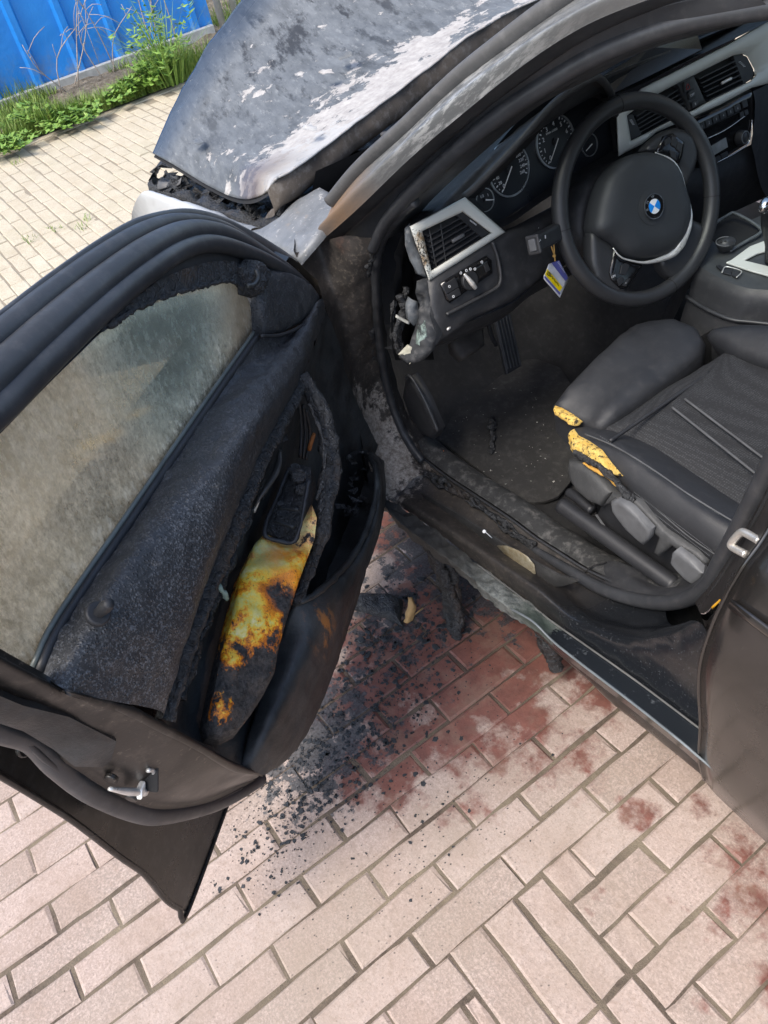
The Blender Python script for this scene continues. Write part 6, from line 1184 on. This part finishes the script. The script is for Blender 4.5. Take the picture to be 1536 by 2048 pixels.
# ================================================================ LOOSE THINGS
M_SPLAT = simple('soot_flake', (.024, .027, .030), .6, 0, .4, 400, .5, 60, dust=.08)
rn = random.Random(9); TT = []
def splat(c, r):
    n = rn.randint(10, 15); a0 = rn.uniform(0, 6); el = rn.uniform(.6, 1); dirn = rn.uniform(0, PI); ring = []
    for k in range(n):
        a = a0 + 2 * PI * k / n; q = r * rn.uniform(.55, 1.25); x = math.cos(a) * q; y = math.sin(a) * q * el; ring.append(c + Vector((x * math.cos(dirn) - y * math.sin(dirn), x * math.sin(dirn) + y * math.cos(dirn), -.0012)))
    top_ = [c.lerp(p, .82) + Vector((0, 0, .0014)) for p in ring]; TT.append(top_)
    for k in range(n): j = (k + 1) % n; TT.append([ring[k], ring[j], top_[j], top_[k]])
def scatter(n, cx, cy, sx, sy, rot, r0, r1):
    for _ in range(n):
        u, v = rn.gauss(0, 1), rn.gauss(0, 1); px = cx + u * sx * math.cos(rot) - v * sy * math.sin(rot); py = cy + u * sx * math.sin(rot) + v * sy * math.cos(rot)
        p = PZ(px, py, .0022); splat(p, r0 * (r1 / r0) ** (rn.random() ** 2.2))
scatter(620, 765, 1320, 100, 80, .5, .0012, .0085); scatter(700, 660, 1500, 100, 58, -.6, .001, .0075); scatter(420, 575, 1640, 85, 50, -.9, .0009, .0065); scatter(120, 700, 1580, 160, 90, 0, .001, .006); scatter(40, 900, 1450, 160, 120, 0, .001, .0045); scatter(160, 820, 1240, 60, 50, 0, .002, .012)
tag(link('soot_flakes', join_tris(TT), M_SPLAT, None, smooth=False), 'black soot flakes splashed over the pink pavement below the open door', 'soot flakes', kind='stuff')
def drip(name, label, path, r, seed, taper, n=70):
    t = tube(name, path, r, M_CHAR, None, n=n, seg=14, flat=1.5, rough=(.016, 26, 5), taper=taper); tag(t, label, 'melted plastic'); return t
rn = random.Random(6); root_ = [PY(872, 1095, -.585), PY(884, 1130, -.585), PY(899, 1172, -.582), PZ(912, 1222, .05), PZ(914, 1252, .02), PZ(908, 1264, .006)]
hang = thing('melted_plastic', 'charred folded strips of plastic hanging from the front of the sill to the ground', 'melted plastic', PZ(912, 1262, 0))
for k in range(8):
    o = [Vector((rn.uniform(-.020, .020), rn.uniform(-.012, .012), rn.uniform(-.004, .004))) for _ in root_]; q = Vector((rn.uniform(-.018, .018), rn.uniform(-.008, .008), 0))
    tube('strand', [p + q + e * .55 for p, e in zip(root_, o)], rn.uniform(.007, .0105), M_CHAR, hang, n=90, seg=9, flat=1.4, rough=(.006, 55, 5), taper=[.9, 1, rn.uniform(.7, 1.2), 1, rn.uniform(.8, 1.3), .8])
stub = thing('melted_plastic', 'short charred stub of plastic hanging under the sill nearer the rear door', 'melted plastic', PZ(1115, 1335, 0))
for k in range(4):
    q = Vector((rn.uniform(-.014, .014), rn.uniform(-.012, .012), 0)); tube('strand', [PY(1096, 1272, -.60) + q, PZ(1104, 1302, .12) + q, PZ(1112, 1330, .075) + q * .8], .012, M_CHAR, stub, n=40, seg=10, flat=1.2, rough=(.006, 55, 5), taper=[1, 1.1, .9])
slab = pillow('melted_plastic', Z([(640, 1180, .006), (700, 1188, .006), (790, 1192, .006), (806, 1200, .006), (800, 1240, .006), (806, 1252, .006), (770, 1232, .006), (700, 1218, .006), (640, 1225, .006)]), .014, .02, M_CHAR, None, .008, .006, up=(0, 0, 1), rough=(.006, 40, 4)); tag(slab, 'flat charred slab of plastic lying on the paving beside the dry leaf', 'melted plastic')
m = Mat('dry_leaf'); c = m.mix(m.noise(60, 6, .7), (.34, .19, .07), (.55, .36, .16)); M_LEAF = m.out(c, .8, 0, m.bump(m.noise(90, 4), .5, .002))
lf_ = thing('dry_leaf', 'curled brown dry leaf on the sooty paving below the door', 'leaf', PZ(822, 1225, 0))
loft('leaf_blade', [[PZ(806, 1243, .006), PZ(812, 1228, .03), PZ(818, 1208, .05), PZ(818, 1194, .055)], [PZ(814, 1246, .012), PZ(820, 1226, .045), PZ(826, 1210, .06), PZ(821, 1196, .06)], [PZ(824, 1240, .008), PZ(830, 1226, .03), PZ(832, 1212, .045), PZ(823, 1198, .055)]], M_LEAF, lf_, nu=14, nv=10, thick=.0008, rough=(.004, 40, 3)); tube('leaf_stalk', [PZ(826, 1232, .02), PZ(838, 1222, .02), PZ(846, 1216, .015)], .0018, M_LEAF, lf_, n=8, seg=6)
nl = thing('pin', 'small bright clip pin lying on the sooty sill', 'pin', PY(972, 1065, -.64)); a_ = PY(972, 1065, -.63); disc('pin_head', a_ + Vector((0, .004, .006)), EYE - a_, (1, 0, 0), .0035, .002, M_WHITE, nl, 16, bev=.0005); tube('pin_shank', [a_ + Vector((0, .002, .004)), PY(984, 1076, -.635)], .0009, M_WHITE, nl, n=4, seg=6)
# crumbs on the mat
M_ORANGE = simple('orange_crumb', (.55, .15, .03), .7)
cr = [((1038, 1016), 'thin orange red sliver lying on the edge of the carpet', M_ORANGE, .016), ((887, 904), 'small orange crumb on the mat near the sill', M_ORANGE, .007)]
for (px, py), lab, mt, r in cr:
    c_ = PZ(px, py, .262); d = Vector((-.75, .45, .05)).normalized(); tag(tube('crumb', [c_ - d * r, c_ + Vector((0, 0, .002)), c_ + d * r], .0022, mt, None, n=8, seg=6, taper=[.4, 1, .3], rough=(.001, 90, 2)), lab, 'crumb')
c_ = PZ(980, 870, .256); P = [c_ + Vector((.05 - .02 * k, -.05 + .018 * k, .006 * math.sin(k))) for k in range(6)]; tag(tube('burnt_scrap', P, .008, M_CHAR, None, n=50, seg=8, rough=(.008, 60, 4), taper=[.5, 1, .7, 1.1, .6]), 'twisted charred scrap lying in the middle of the floor mat', 'scrap')
rn = random.Random(31); TT = []
for i in range(130):
    px, py = rn.uniform(860, 1130), rn.uniform(760, 985); p = PZ(px, py, .2525); r = rn.choice((.0008, .001, .0013, .002, .003))
    q = [p + Vector((rn.uniform(-1, 1), rn.uniform(-1, 1), rn.uniform(0, .8))) * r for _ in range(4)]; TT += [[q[0], q[1], q[2]], [q[0], q[2], q[3]], [q[1], q[2], q[3]]]
tag(link('ash_crumbs', join_tris(TT), simple('ash_crumb', (.28, .27, .25), .9), None, smooth=False), 'fine grey ash crumbs scattered over the floor mat', 'ash crumbs', kind='stuff')
